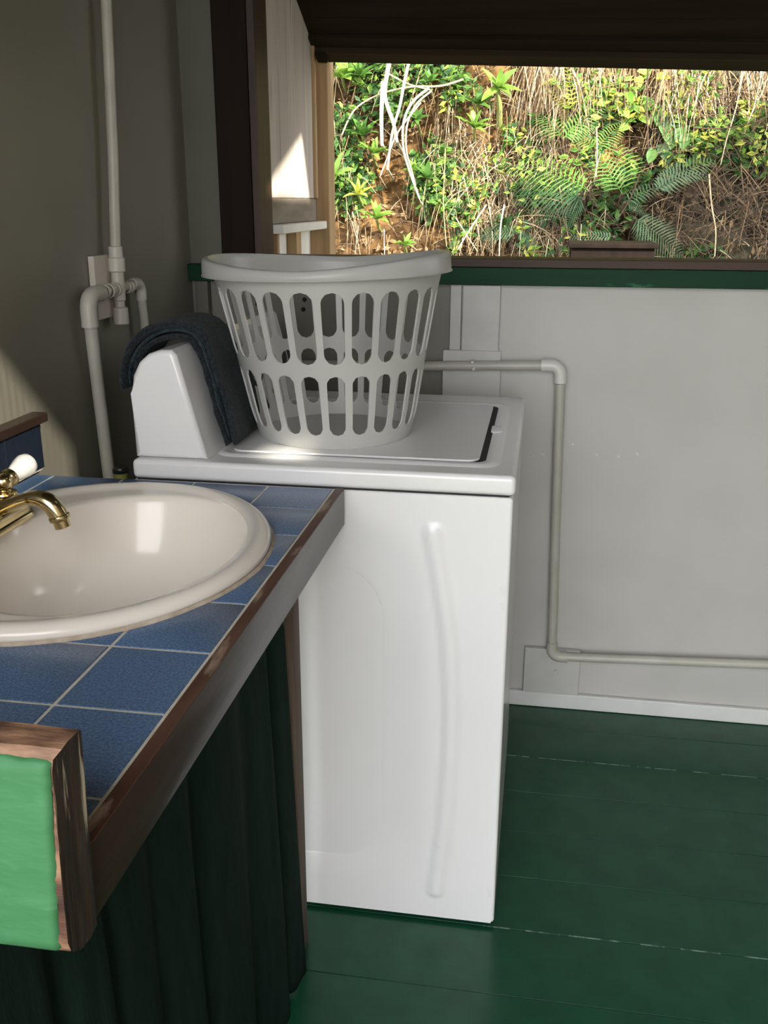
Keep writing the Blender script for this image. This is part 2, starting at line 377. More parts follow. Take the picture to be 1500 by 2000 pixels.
for j in range(nz):
    for i in range(nx):
        a = j * (nx + 1) + i; Fq.append((a, a + 1, a + nx + 2, a + nx + 1))
raw('side_panel', V, Fq, M['washer_side'], wm, smooth=True)
box('cabinet', WX0 + .001, WX1 - .022, WY0 + .0055, WY1, .010, .8815, M['washer'], wm)
fp = boxbm(WX1 - .028, WX1, WY0 + .0003, WY1, .010, .8815, .006, 4)
mk('front_panel', fp, M['washer'], wm, smooth=50, wn_=True)
box('base_seam', WX0 + .012, WX1 - .012, WY0 + .012, WY1 - .012, .0, .0105, M['seam'], wm)
box('seam_gasket', WX0 + .006, WX1 - .008, WY0 + .006, WY1 - .006, .8812, .8852, M['seam'], wm)
# top panel with recess for the lid
b = boxbm(WX0, WX1 + .003, WY0 - .002, WY1 + .002, .885, .920, .009, 4)
mk('top_panel', b, M['washer'], wm, smooth=50, wn_=True)
LX0, LX1, LY0, LY1 = -.165, .286, .078, .560
def rrpoly(x0, x1, y0, y1, r, n=7):
    out = []
    for cx, cy, a0 in ((x1 - r, y1 - r, 0), (x0 + r, y1 - r, 90), (x0 + r, y0 + r, 180), (x1 - r, y0 + r, 270)):
        for k in range(n): a = radians(a0 + 90 * k / (n - 1)); out.append((cx + r * cos(a), cy + r * sin(a)))
    return out
# raised frame around the lid
def framebm(o, i, z0, z1, w):
    bm = bmesh.new(); n = len(o)
    rings = []
    for poly, z in ((o, z0), ([(p[0] * (1 - w) + q[0] * w, p[1] * (1 - w) + q[1] * w) for p, q in zip(o, i)], z1), ([(p[0] * w + q[0] * (1 - w), p[1] * w + q[1] * (1 - w)) for p, q in zip(o, i)], z1), (i, z0)):
        rings.append([bm.verts.new((p[0], p[1], z)) for p in poly])
    for a, c in zip(rings, rings[1:]):
        for k in range(n): bm.faces.new((a[k], a[(k + 1) % n], c[(k + 1) % n], c[k]))
    return bm
mk('lid_surround', framebm(rrpoly(-.19, .325, .045, .600, .035), rrpoly(LX0 - .004, LX1 + .010, LY0 - .006, LY1 + .006, .020), .9195, .9235, .3), M['washer'], wm, smooth=50)
mk('lid_gap', prismbm(rrpoly(LX1 - .045, LX1 + .011, LY0 + .004, LY1 + .006, .02), 'z', .9190, .9206), M['seam'], wm)
mk('lid', prismbm(rrpoly(LX0, LX1, LY0, LY1, .02), 'z', .9207, .9250, .002, 2), M['lid'], wm, smooth=50, wn_=True)
mk('finger_grip', prismbm(rrpoly(LX1 + .008, LX1 + .030, .30, .36, .009), 'z', .9200, .9248, .003, 3), M['washer'], wm, smooth=35)
# console: sloping hood along the wall side
con = [(-.321, .9205), (-.320, 1.035), (-.315, 1.066), (-.302, 1.090), (-.284, 1.105), (-.262, 1.112), (-.243, 1.1125), (-.234, 1.104), (-.1885, .9205)]
mk('console', prismbm(con, 'y', .012, .668, .010, 4), M['washer'], wm, smooth=30, wn_=True)
def on_face(t, y, d=0):       # point on the sloping console face
    a = Vector((-.234, y, 1.104)); e = Vector((-.1885, y, .9205)); n = Vector((.971, 0, .240)); return a.lerp(e, t) + n * d
def face_slab(name, t0, t1, y0, y1, d0, d1, m, parent):
    bm = bmesh.new(); vs = []
    for d in (d0, d1):
        for t, y in ((t0, y0), (t1, y0), (t1, y1), (t0, y1)): vs.append(bm.verts.new(on_face(t, y, d)))
    for q in ((3, 2, 1, 0), (4, 5, 6, 7), (0, 1, 5, 4), (1, 2, 6, 5), (2, 3, 7, 6), (3, 0, 4, 7)): bm.faces.new([vs[i] for i in q])
    return mk(name, bm, m, parent)
cf = face_slab('control_face', .06, .92, .14, .60, .0004, .0030, M['console_face'], wm)
for y in (.40, .535):
    kb = lathebm([(.030, 0), (.030, .004), (.022, .006), (.020, .024), (.017, .027), (0, .027)], on_face(.46, y, .003), (.971, 0, .240), 28)
    mk('knob', kb, M['black'], cf, smooth=35)
bm = bmesh.new()
for k in range(9):
    y = .43 + .009 * k
    vs = [bm.verts.new(on_face(t, yy_, .0034)) for t, yy_ in ((.78, y), (.83, y), (.83, y + .0035), (.78, y + .0035))]; bm.faces.new(vs)
mk('dial_ticks', bm, M['tick'], cf)

# ================================================================== LAUNDRY BASKET
BX, BY, BZ = -.007, .250, .9252
bk = empty('laundry_basket', (BX, BY, BZ), 'round white plastic laundry basket with slotted sides standing on the washing machine lid', 'laundry basket')
prof = [(.9252, .1445), (.931, .1490), (.949, .1535), (.978, .1612), (1.063, .1775), (1.085, .1815), (1.20, .2050), (1.236, .2140)]
def brad(z):
    for (z0, r0), (z1, r1) in zip(prof, prof[1:]):
        if z <= z1: return r0 + (r1 - r0) * (z - z0) / (z1 - z0)
    return prof[-1][1]
NS = 24; PH = radians(-90.8)
def b3(a, z, r=None): r = brad(z) if r is None else r; return Vector((BX + r * cos(a) - .011 * (z - BZ) / .3, BY + r * sin(a), z))
OV = []; OF = []; EDG = []      # outer skin vertices, its faces, and the slot outlines
def cell(a0, z0, z1, s0, s1, wfrac):
    """one cell of the wall around one slot: z0..z1 outer, s0..s1 slot ends"""
    half = pi / NS; zc = (s0 + s1) / 2; rm = brad(zc); hw = half * rm
    sw = hw * wfrac; hs = (s1 - s0) / 2
    up, dn = z1 - zc, zc - z0
    angs = sorted(set([round(2 * pi * k / 32, 6) for k in range(32)] + [round(atan2(v, u) % (2 * pi), 6) for u in (-hw, hw) for v in (up, -dn)]
                      + [round(atan2(v, u) % (2 * pi), 6) for u in (-sw, sw) for v in (hs - sw, sw - hs)]
                      + [round(atan2(v, u) % (2 * pi), 6) for u in (-hw * .5, 0, hw * .5) for v in (up, -dn)]))
    n = len(angs); o = len(OV)
    for t in angs:
        c_, s_ = cos(t), sin(t)
        ko = min(hw / abs(c_) if abs(c_) > 1e-9 else 1e9, (up / s_ if s_ > 1e-9 else (dn / -s_ if s_ < -1e-9 else 1e9)))
        ks = sw / abs(c_) if abs(c_) > 1e-9 else 1e9
        if abs(ks * s_) > hs - sw:
            cz = (hs - sw) * (1 if s_ > 0 else -1); bq = -s_ * cz; disc = bq * bq - cz * cz + sw * sw; ks = -bq + sqrt(max(disc, 0))
        OV.append((a0 + ks * c_ / rm, zc + ks * s_)); OV.append((a0 + ko * c_ / rm, zc + ko * s_))
    for k in range(n):
        k2 = (k + 1) % n; OF.append((o + 2 * k + 1, o + 2 * k2 + 1, o + 2 * k2, o + 2 * k)); EDG.append((o + 2 * k, o + 2 * k2))
for k in range(NS):
    a = PH + 2 * pi * k / NS
    cell(a, .9440, 1.074, .9525, 1.0635, .70); cell(a, 1.074, 1.222, 1.0845, 1.2095, .755)
for z0, z1 in ((.9252, .931), (.931, .9440), (1.222, 1.236)):
    n = 192; o = len(OV)
    for k in range(n): OV += [(2 * pi * k / n, z0), (2 * pi * k / n, z1)]
    for k in range(n): k2 = (k + 1) % n; OF.append((o + 2 * k, o + 2 * k2, o + 2 * k2 + 1, o + 2 * k + 1))
nv = len(OV); TH = .0032
Vb = [b3(a, z) for a, z in OV] + [b3(a, z, brad(z) - TH) for a, z in OV]
Fb = OF + [tuple(nv + i for i in reversed(f)) for f in OF] + [(i, j, nv + j, nv + i) for i, j in EDG]
me_ = bpy.data.meshes.new('slotted_wall'); me_.from_pydata([tuple(v - Vector((BX, BY, BZ))) for v in Vb], [], Fb); me_.materials.append(M['basket'])
body = bpy.data.objects.new('slotted_wall', me_); link(body, bk); LOC[body.name] = Vector((BX, BY, BZ))
for p_ in me_.polygons: p_.use_smooth = True
nl_ = []
for pi_, p_ in enumerate(me_.polygons):
    for vi in p_.vertices:
        if pi_ < 2 * len(OF):
            a_ = OV[vi % nv][0]; nr_ = Vector((cos(a_), sin(a_), -.17)).normalized(); nl_.append(tuple(nr_ if pi_ < len(OF) else -nr_))
        else: nl_.append(tuple(p_.normal))
me_.normals_split_custom_set(nl_)
bm = lathebm([(0, .0002), (.135, .0002), (.1442, .0008), (.1442, .004), (.139, .0035), (0, .003)], (BX, BY, BZ), seg=64)
mk('base', bm, M['basket'], bk, smooth=40)
# rim: rolled flange, higher at the two handle sides
bm = bmesh.new(); n = 128; rings = []
for k in range(n):
    a = 2 * pi * k / n
    top = 1.2455 + .019 * (abs(cos(a)) ** 1.6) + .006 * cos(a); low = 1.229 + .005 * cos(a)
    pr = [(.2140, low + .004), (.2145, top - .012), (.2155, top - .004), (.2185, top), (.2240, top), (.2285, top - .003), (.2305, top - .010), (.2312, low + .003),
          (.2330, low + .0015), (.2328, low), (.2300, low), (.2275, top - .010), (.2240, top - .004), (.2195, top - .004), (.2172, top - .010), (.2168, low + .004)]
    rings.append([bm.verts.new(b3(a, z, r)) for r, z in pr])
for k in range(n):
    A, B = rings[k], rings[(k + 1) % n]; m_ = len(A)
    for i in range(m_): bm.faces.new((A[i], A[(i + 1) % m_], B[(i + 1) % m_], B[i]))
mk('rim', bm, M['basket'], bk, smooth=50)

# ================================================================== TOWEL
tw = empty('towel', (-.25, .2, 1.115), 'dark teal terry towel folded in layers and draped over the washer console', 'towel')
path0 = [(-.335, 1.030), (-.334, 1.058), (-.325, 1.084), (-.308, 1.104), (-.286, 1.1165), (-.262, 1.1215), (-.242, 1.1205), (-.227, 1.108), (-.210, 1.052), (-.195, .990), (-.1775, .9235)]
def resample(P, n):
    P = [Vector((p[0], 0, p[1])) for p in P]
    # smooth by Catmull-Rom
    Q = []
    for i in range(len(P) - 1):
        p0, p1, p2, p3 = P[max(i - 1, 0)], P[i], P[i + 1], P[min(i + 2, len(P) - 1)]
        for k in range(8):
            t = k / 8; Q.append(.5 * ((2 * p1) + (p2 - p0) * t + (2 * p0 - 5 * p1 + 4 * p2 - p3) * t * t + (3 * p1 - p0 - 3 * p2 + p3) * t ** 3))
    Q.append(P[-1]); L_ = [0]
    for a, b_ in zip(Q, Q[1:]): L_.append(L_[-1] + (b_ - a).length)
    out = []; j = 0
    for k in range(n):
        s = L_[-1] * k / (n - 1)
        while j < len(Q) - 2 and L_[j + 1] < s: j += 1
        t = (s - L_[j]) / max(L_[j + 1] - L_[j], 1e-9); out.append(Q[j].lerp(Q[j + 1], t))
    return out
def layer(name, d0, thick, y0, y1, cut0, cut1, m, seedv):
    """one folded layer: follows the console profile at offset d0"""
    base = resample(path0, 60); base = base[cut0:60 - cut1]; n = len(base); ny = 26
    def at(i, v, d):
        a = base[max(i - 1, 0)]; c = base[min(i + 1, n - 1)]; t = (c - a).normalized(); nr = Vector((-t.z, 0, t.x))
        if nr.z < 0 and abs(t.x) > .5: nr = -nr
        ye = y1 - .125 * (1 - smoothstep(.45, 1, i / n)); y = y0 + (ye - y0) * v
        swell = .003 * sin(pi * min(1, v * 1.15)) * smoothstep(0, .5, i / n) * (d0 > .02)
        w = .0035 * noise.noise(Vector((i * .10, v * 5, seedv))) + .0014 * noise.noise(Vector((i * .5, v * 30, seedv + 5)))
        ed = .004 * noise.noise(Vector((i * .2, seedv, 2)))
        sq = 1 - .45 * exp(-((v - .64) / .34) ** 2) * smoothstep(.5, .68, i / n)
        return base[i] + nr * (d * sq + swell + w * sq) + Vector((0, y + ed * (1 if v < .5 else -1), 0))
    bm = bmesh.new(); rows = []
    for i in range(n):
        e = min(1, i / 2.0, (n - 1 - i) / 2.0); th = thick * (.55 + .45 * e)
        row = []
        for j in range(ny + 1): v = j / ny; ef = min(1, j / 1.5, (ny - j) / 1.5); row.append(bm.verts.new(at(i, v, d0 + thick / 2 + th / 2 * (.35 + .65 * ef))))
        for j in range(ny, -1, -1): v = j / ny; ef = min(1, j / 1.5, (ny - j) / 1.5); row.append(bm.verts.new(at(i, v, d0 + thick / 2 - th / 2 * (.35 + .65 * ef))))
        rows.append(row)
    k = len(rows[0])
    for A, B in zip(rows, rows[1:]):
        for q in range(k): bm.faces.new((A[q], A[(q + 1) % k], B[(q + 1) % k], B[q]))
    bm.faces.new(rows[0]); bm.faces.new(list(reversed(rows[-1])))
    return mk(name, bm, m, tw, smooth=70)
layer('folded_layer', .001, .009, .076, .318, 0, 1, M['towel'], 1.3)
layer('folded_layer', .0105, .009, .080, .322, 1, 3, M['towel_edge'], 2.9)
layer('top_layer', .0200, .014, .072, .335, 0, 1, M['towel'], 4.4)

# ================================================================== COUNTER
CT, CY0, CY1, CX0, CX1 = .886, -.985, -.011, -.505, .0475
vc = empty('vanity_counter', (-.2, -.5, CT), 'tiled vanity counter in speckled blue with worn brown timber edge', 'counter')
SX, SY, SA, SB = -.236, -.368, .2575, .2975
def cutter():
    bm = bmesh.new(); n = 72
    A = [bm.verts.new((SX + (SA - .012) * cos(2 * pi * k / n), SY + (SB - .012) * sin(2 * pi * k / n), .5)) for k in range(n)]
    B = [bm.verts.new((v.co.x, v.co.y, 1.2)) for v in A]
    bm.faces.new(list(reversed(A))); bm.faces.new(B)
    for k in range(n): bm.faces.new((A[k], A[(k + 1) % n], B[(k + 1) % n], B[k]))
    bmesh.ops.recalc_face_normals(bm, faces=bm.faces)
    me = bpy.data.meshes.new('cut'); bm.to_mesh(me); bm.free(); o = bpy.data.objects.new('cut', me); COL.objects.link(o); return o
cut = cutter(); todo = []
def cutme(o): md = o.modifiers.new('cut', 'BOOLEAN'); md.operation = 'DIFFERENCE'; md.solver = 'EXACT'; md.object = cut; todo.append(o)
gr = box('grout_bed', CX0, CX1, CY0, CY1, .866, .8850, M['grout'], vc); cutme(gr)
sb = box('substrate', CX0, CX1, CY0, CY1, .838, .8658, M['ply'], vc); cutme(sb)
xl = [.0445, -.0715, -.2040, -.336, -.468, -.506]; yl = [-.011, -.1250, -.2515, -.377, -.508, -.643, -.775, -.913, -.986]
for a, b_ in zip(xl, xl[1:]):
    for c, d in zip(yl, yl[1:]):
        g = .0019; x0, x1, y0, y1 = b_ + g, a - g, d + g, c - g
        if c == -.011: y1 = c
        mx_, my_ = max(abs(x0 - SX), abs(x1 - SX)) / (SA - .012), max(abs(y0 - SY), abs(y1 - SY)) / (SB - .012)
        if mx_ ** 2 + my_ ** 2 < 1: continue
        o = box('tile', x0, x1, y0, y1, .878, CT + random.uniform(-.0003, .0003), M['tile'], vc, bev=.0012)
        cx_, cy_ = min(max(SX, x0), x1), min(max(SY, y0), y1)
        if ((cx_ - SX) / SA) ** 2 + ((cy_ - SY) / SB) ** 2 < 1: cutme(o)
bpy.context.view_layer.update()
dg = bpy.context.evaluated_depsgraph_get()
for o in todo:
    nm = bpy.data.meshes.new_from_object(o.evaluated_get(dg)); old = o.data; o.modifiers.clear(); o.data = nm
for o in todo: o.data.name = o.name
bpy.data.objects.remove(cut, do_unlink=True)
# timber edge: front board whose worn top shows bare
bm = boxbm(.0478, .063, CY0 - .002, CY1, .8235, .8875, .0012, 2)
mk('edge_board', bm, M['fascia'], vc, smooth=35)
bm = boxbm(.0480, .0627, CY0 - .002, CY1 - .0005, .8868, .8888, .0008, 1)
mk('edge_top', bm, M['fascia_top'], vc, smooth=35)
# irregular grout bead between tiles and timber
P = [(.0462 + .0008 * noise.noise(Vector((0, i * .9, 3))), CY0 + (CY1 - CY0) * i / 80, .8852) for i in range(81)]
tube('grout_bead', P, [.0022 + .0006 * noise.noise(Vector((4, i * .7, 1))) for i in range(81)], M['grout'], vc, seg=6)
# backsplash on the left wall
bs = empty('backsplash', (-.515, -.4, CT), 'low backsplash of dark blue tiles under a brown timber cap on the left wall', 'backsplash')
box('grout_bed', -.524, -.5085, CY0, .0245, CT, .974, M['grout'], bs)
y1 = .0265
for y0 in (-.0965, -.228, -.360, -.492, -.624, -.756, -.888, -.985):
    box('tile', -.516, -.505, y0 + .0019, y1 - .0004 if y1 > 0 else y1 - .0019, CT + .004, .9735, M['tile_dark'], bs, bev=.0012); y1 = y0
box('cap_board', -.524, -.493, CY0, .036, .9745, .991, M['fascia'], bs, bev=.002)

# ================================================================== SINK AND FAUCET
sk = empty('sink', (SX, SY, CT), 'oval cream porcelain drop-in basin set in the blue tiled counter', 'sink')
def ring(bm, cx, cy, a, b_, z, n=96): return [bm.verts.new((cx + a * cos(2 * pi * k / n), cy + b_ * sin(2 * pi * k / n), z)) for k in range(n)]
bm = bmesh.new(); R_ = []
for d, z in ((-.004, .8862), (.000, .8885), (.0015, .893), (-.001, .8985), (-.006, .9030), (-.013, .9050), (-.021, .9045), (-.028, .9018), (-.034, .8995)):
    R_.append(ring(bm, SX, SY, SA + d, SB + d, z))
ox, oy, oa, ob = -.193, -.368, .190, .240         # bowl mouth; the deck for the faucet is left of it
for t in (.25, .5, .75, 1.0):
    R_.append(ring(bm, SX + (ox - SX) * t, SY, (SA - .034) + (oa - SA + .034) * t, (SB - .034) + (ob - SB + .034) * t, .8995 - .0012 * t))
for s, z in ((.985, .8955), (.968, .889), (.945, .876), (.915, .856), (.875, .832), (.82, .806), (.74, .782), (.63, .763), (.50, .750), (.36, .743), (.22, .739), (.09, .737)):
    R_.append(ring(bm, ox - .012 * (1 - s), oy, oa * s, ob * s, z))
for A, B in zip(R_, R_[1:]):
    n = len(A)
    for k in range(n): bm.faces.new((A[k], A[(k + 1) % n], B[(k + 1) % n], B[k]))
mk('basin', bm, M['sink'], sk, smooth=60)
mk('drain', lathebm([(.030, .0005), (.026, .003), (.020, .001), (.018, -.012), (0, -.012)], (ox - .011, oy, .737), seg=28), M['brass'], sk, smooth=40)
bm = bmesh.new(); n = 140; Q = []
for k in range(n):
    a = 2 * pi * k / n; w = .0022 + .0022 * noise.noise(Vector((cos(a) * 5, sin(a) * 5, 7)))
    Q.append(((SX + (SA + .0015) * cos(a), SY + (SB + .0015) * sin(a)), (SX + (SA + .003 + w) * cos(a), SY + (SB + .003 + w) * sin(a))))
A = [bm.verts.new((*q[0], .8895)) for q in Q]; B = [bm.verts.new((*q[1], .8861)) for q in Q]; Cc = [bm.verts.new((q[0][0] * .98 + SX * .02, q[0][1] * .98 + SY * .02, .8861)) for q in Q]
for k in range(n):
    k2 = (k + 1) % n; bm.faces.new((A[k], A[k2], B[k2], B[k])); bm.faces.new((B[k], B[k2], Cc[k2], Cc[k])); bm.faces.new((Cc[k], Cc[k2], A[k2], A[k]))
mk('caulk_bead', bm, M['caulk'], sk, smooth=50)

FX, FY, FZ = -.402, -.343, .8990
fc = empty('faucet', (FX, FY, FZ), 'polished brass faucet with porcelain lever handles on the cream basin', 'faucet')
def stadium(hl, r, n=12):
    return [(FX + r * cos(radians(a)), FY + hl + r * sin(radians(a))) for a in np.linspace(0, 180, n)] + [(FX + r * cos(radians(a)), FY - hl + r * sin(radians(a))) for a in np.linspace(180, 360, n)]
bm = bmesh.new(); R_ = []
for hl, r, z in ((.062, .036, .8990), (.062, .039, .9005), (.062, .039, .9045), (.0618, .0365, .9075), (.0615, .034, .9085), (.0615, .0335, .918), (.061, .0315, .9215), (.060, .027, .9232)):
    R_.append([bm.verts.new((x, y, z)) for x, y in stadium(hl, r)])
for A, B in zip(R_, R_[1:]):
    n = len(A)
    for k in range(n): bm.faces.new((A[k], A[(k + 1) % n], B[(k + 1) % n], B[k]))
bm.faces.new(R_[-1]); bm.faces.new(list(reversed(R_[0])))
mk('base_plate', bm, M['brass'], fc, smooth=40)
sp = [(FX, FY, .921), (FX + .012, FY, .929), (FX + .040, FY, .938), (FX + .062, FY, .9475), (FX + .080, FY, .9525), (FX + .096, FY, .9515), (FX + .109, FY, .9440), (FX + .116, FY, .9340), (FX + .1195, FY, .9255)]
q = resample([(p[0], p[2]) for p in sp], 40); sp = [(v.x, FY, v.z) for v in q]
rad = [.0105 + .0030 * smoothstep(22, 32, i) - .001 * smoothstep(5, 18, i) * (i < 24) for i in range(40)]
tube('spout', sp, rad, M['brass'], fc, seg=20)
mk('spout_collar', lathebm([(.0135, .004), (.0150, .003), (.0155, .000), (.0150, -.003), (.0125, -.004), (.0115, -.0045), (.0115, -.0145), (.0095, -.0155), (0, -.013)], (FX + .1197, FY, .9255), (-.27, 0, .96), 28), M['brass'], fc, smooth=40)
for sgn in (1, -1):
    hy = FY + sgn * .062
    col_ = lathebm([(.0215, 0), (.0215, .002), (.0195, .004), (.0185, .0125), (.0198, .0145), (.0190, .0170), (.011, .0185), (.0095, .0205), (.0120, .0225), (.0140, .026), (.0150, .031), (.0145, .037), (.0112, .042), (.006, .0448), (0, .0452)], (FX, hy, .9225), seg=28)
    hd = mk('handle_column', col_, M['brass'], fc, smooth=40)
    ax = Vector((.10, sgn * .95, .20)).normalized(); c0 = Vector((FX, hy, .9535))
    mk('handle_neck', lathebm([(.0105, .008), (.0145, .013), (.0145, .019), (.0125, .0215), (0, .0215)], c0, ax, 24), M['brass'], hd, smooth=40)
    mk('lever', lathebm([(.0095, .0210), (.0110, .025), (.0140, .036), (.0170, .048), (.0183, .057), (.0170, .065), (.0120, .0705), (.006, .0728), (0, .0730)], c0, ax, 28), M['porcelain'], hd, smooth=50)
    bm = bmesh.new(); side = ax.cross(Vector((0, 0, 1))).normalized(); upv = side.cross(ax).normalized()
    for k, (h0, l) in enumerate(((.036, .003), (.041, .004), (.046, .0035), (.051, .003))):
        rr = .0150 + (h0 - .038) * .25 + .0006
        for dx in (-.0016, .0012):
            th = dx / rr + .35; nr = upv * cos(th) - side * sin(th); tg = -upv * sin(th) - side * cos(th)
            p0 = c0 + ax * h0 + nr * rr; bm.faces.new([bm.verts.new(p0 + ax * a_ + tg * b_) for a_, b_ in ((0, 0), (l * .8, .0004), (l * .8, .0012), (0, .0009))])
    mk('worn_marking', bm, M['ink'], hd)

# ================================================================== CURTAIN, STUD, GREEN BOARD
cu = empty('curtain', (0, -.6, .83), 'dark green cloth curtain hanging in soft folds below the counter edge', 'curtain')
ny, nzc = 220, 40; V = []; Fq = []
for j in range(nzc + 1):
    v = j / nzc; z = .822 - v * .815
    for i in range(ny + 1):
        u = i / ny; y = -.150 - 1.25 * u
        ph = u * 1.25 * 2 * pi / .135 + 1.6 * sin(u * 11 + .5) + .5 * sin(v * 2 + u * 9)
        amp = (.006 + .013 * v) * (.75 + .35 * sin(u * 23 + 1))
        x = -.022 + .022 * v + amp * (sin(ph) + .35 * sin(2 * ph + 1))
        V.append((x, y + .012 * v * cos(ph) - .03 * v * (1 - u), z))
for j in range(nzc):
    for i in range(ny):
        a = j * (ny + 1) + i; Fq.append((a, a + 1, a + ny + 2, a + ny + 1))
o = raw('cloth', V, Fq, M['curtain'], cu, smooth=True); md = o.modifiers.new('t', 'SOLIDIFY'); md.thickness = .0015
tube('curtain_rod', [(-.02, -.14, .818), (-.02, -1.41, .818)], .004, M['stud'], cu, seg=10)
bm = boxbm(-.016, .0, -.138, -.095, 0.0005, .8375, .002, 2)
for v in bm.verts: v.co.x += .0025 * noise.noise(Vector((0, v.co.y * 9, v.co.z * 4)))
tag(mk('timber_stud', bm, M['stud'], smooth=35, origin=(-.01, -.117, 0)), 'thin bare timber stud standing between the curtain and the washing machine', 'post')
gb = empty('painted_beam', (-.2, -1.02, .82), 'bright green painted timber beam with worn brown ends at the near end of the counter', 'beam')
bm = bmesh.new(); nxs = 60
def gprof():
    # cross-section in (y,z): front face at y=-1.035
    return [(-.9876, .826), (-.9876, .998), (-.990, 1.000), (-1.008, 1.0008), (-1.0165, .9995), (-1.0215, .994), (-1.0235, .985), (-1.024, .90), (-1.0235, .842), (-1.020, .831), (-1.014, .826), (-1.0, .823)]
pf = gprof(); rows = []
for i in range(nxs + 1):
    x = -.52 + .5915 * i / nxs; row = []
    for k, (y, z) in enumerate(pf):
        w = .0016 * noise.noise(Vector((x * 14, y * 60, z * 25)))
        xx = x
        if i == nxs: xx = x + (z - .9) * .028 - .001 - (.0045 if y < -1.018 else (.001 if y < -1.012 else 0)) + .002 * noise.noise(Vector((y * 90, z * 40, 3)))
        row.append(bm.verts.new((xx, y + w, z + w)))
    rows.append(row)
for A, B in zip(rows, rows[1:]):
    k = len(A)
    for q_ in range(k): bm.faces.new((A[q_], A[(q_ + 1) % k], B[(q_ + 1) % k], B[q_]))
bm.faces.new(rows[0])
fe = bm.faces.new(list(reversed(rows[-1]))); fe.material_index = 1
tb = mk('timber', bm, [M['timber'], M['timber_end']], gb, smooth=32)
# thick paint film on the front face, ragged where it has chipped off
bm = bmesh.new(); nu, nv = 90, 44; G = {}
for i in range(nu + 1):
    for j in range(nv + 1):
        u, v = i / nu, j / nv
        xe = .0625 + .010 * (v - .5) + .0016 * noise.noise(Vector((v * 3.1, 1, 2))) + .0012 * noise.noise(Vector((v * 33, 4, 2)))
        zt_ = .9945 + .004 * noise.noise(Vector((u * 14, 3, 1))) + .003 * noise.noise(Vector((u * 40, 8, 1)))
        x = -.52 + (xe + .52) * u; z = .829 + (zt_ - .829) * v
        yb = -1.0243 if z > .843 else -1.0243 + .007 * ((.843 - z) / .014) ** 2
        if z > .985: yb += .005 * ((z - .985) / .0095) ** 2
        crack = .0011 * max(0, 1 - abs(v - .27 - .05 * noise.noise(Vector((u * 6, 0, 0)))) / .012) * (u > .35)
        ridge_ = .0009 * max(0, 1 - abs(v - .84 - .05 * noise.noise(Vector((u * 5, 9, 0)))) / .014)
        yb -= .0010 + crack + ridge_ + .0010 * noise.noise(Vector((x * 30, z * 30, 1)))
        if i in (nu,) or j in (nv,): yb += .0022
        G[i, j] = bm.verts.new((x, yb, z))
for i in range(nu):
    for j in range(nv): bm.faces.new((G[i, j], G[i + 1, j], G[i + 1, j + 1], G[i, j + 1]))
po = mk('paint_film', bm, M['green_paint'], gb, smooth=60); md = po.modifiers.new('t', 'SOLIDIFY'); md.thickness = .0012; md.offset = 1

# ================================================================== PIPES
# left wall run
pl = empty('water_pipe', (-.50, .387, 1.19), 'white water pipe with tee valve on the dim left wall', 'pipe')
PX = -.497
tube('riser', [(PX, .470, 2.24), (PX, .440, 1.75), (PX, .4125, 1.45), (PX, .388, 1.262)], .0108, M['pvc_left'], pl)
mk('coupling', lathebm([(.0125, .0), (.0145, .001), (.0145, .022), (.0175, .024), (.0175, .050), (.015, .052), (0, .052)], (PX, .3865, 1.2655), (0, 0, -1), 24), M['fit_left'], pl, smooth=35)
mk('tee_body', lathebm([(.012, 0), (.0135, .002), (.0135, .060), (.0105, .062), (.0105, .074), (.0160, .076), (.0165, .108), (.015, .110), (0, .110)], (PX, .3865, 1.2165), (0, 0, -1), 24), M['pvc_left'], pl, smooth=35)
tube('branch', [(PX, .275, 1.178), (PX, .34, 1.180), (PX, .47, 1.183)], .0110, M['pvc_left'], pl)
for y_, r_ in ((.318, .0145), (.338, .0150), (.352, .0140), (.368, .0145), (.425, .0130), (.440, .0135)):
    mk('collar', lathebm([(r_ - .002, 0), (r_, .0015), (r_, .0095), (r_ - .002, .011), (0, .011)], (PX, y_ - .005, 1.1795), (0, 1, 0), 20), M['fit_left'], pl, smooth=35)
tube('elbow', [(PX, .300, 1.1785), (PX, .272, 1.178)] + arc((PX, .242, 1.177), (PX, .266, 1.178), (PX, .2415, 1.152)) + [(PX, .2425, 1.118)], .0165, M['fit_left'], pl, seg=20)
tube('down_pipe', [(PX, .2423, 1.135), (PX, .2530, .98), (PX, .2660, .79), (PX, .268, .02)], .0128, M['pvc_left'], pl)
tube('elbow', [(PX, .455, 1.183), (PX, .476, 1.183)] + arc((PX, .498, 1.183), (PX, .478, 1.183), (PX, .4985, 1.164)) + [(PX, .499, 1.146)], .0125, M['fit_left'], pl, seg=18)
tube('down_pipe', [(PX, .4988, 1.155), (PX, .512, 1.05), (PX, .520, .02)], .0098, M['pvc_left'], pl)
tag(box('mounting_plate', XL + .0005, XL + .014, .312, .440, 1.122, 1.249, M['plate'], bev=.002, origin=(XL, .376, 1.185)), 'small chipped pinkish board behind the tee valve on the left wall', 'board')
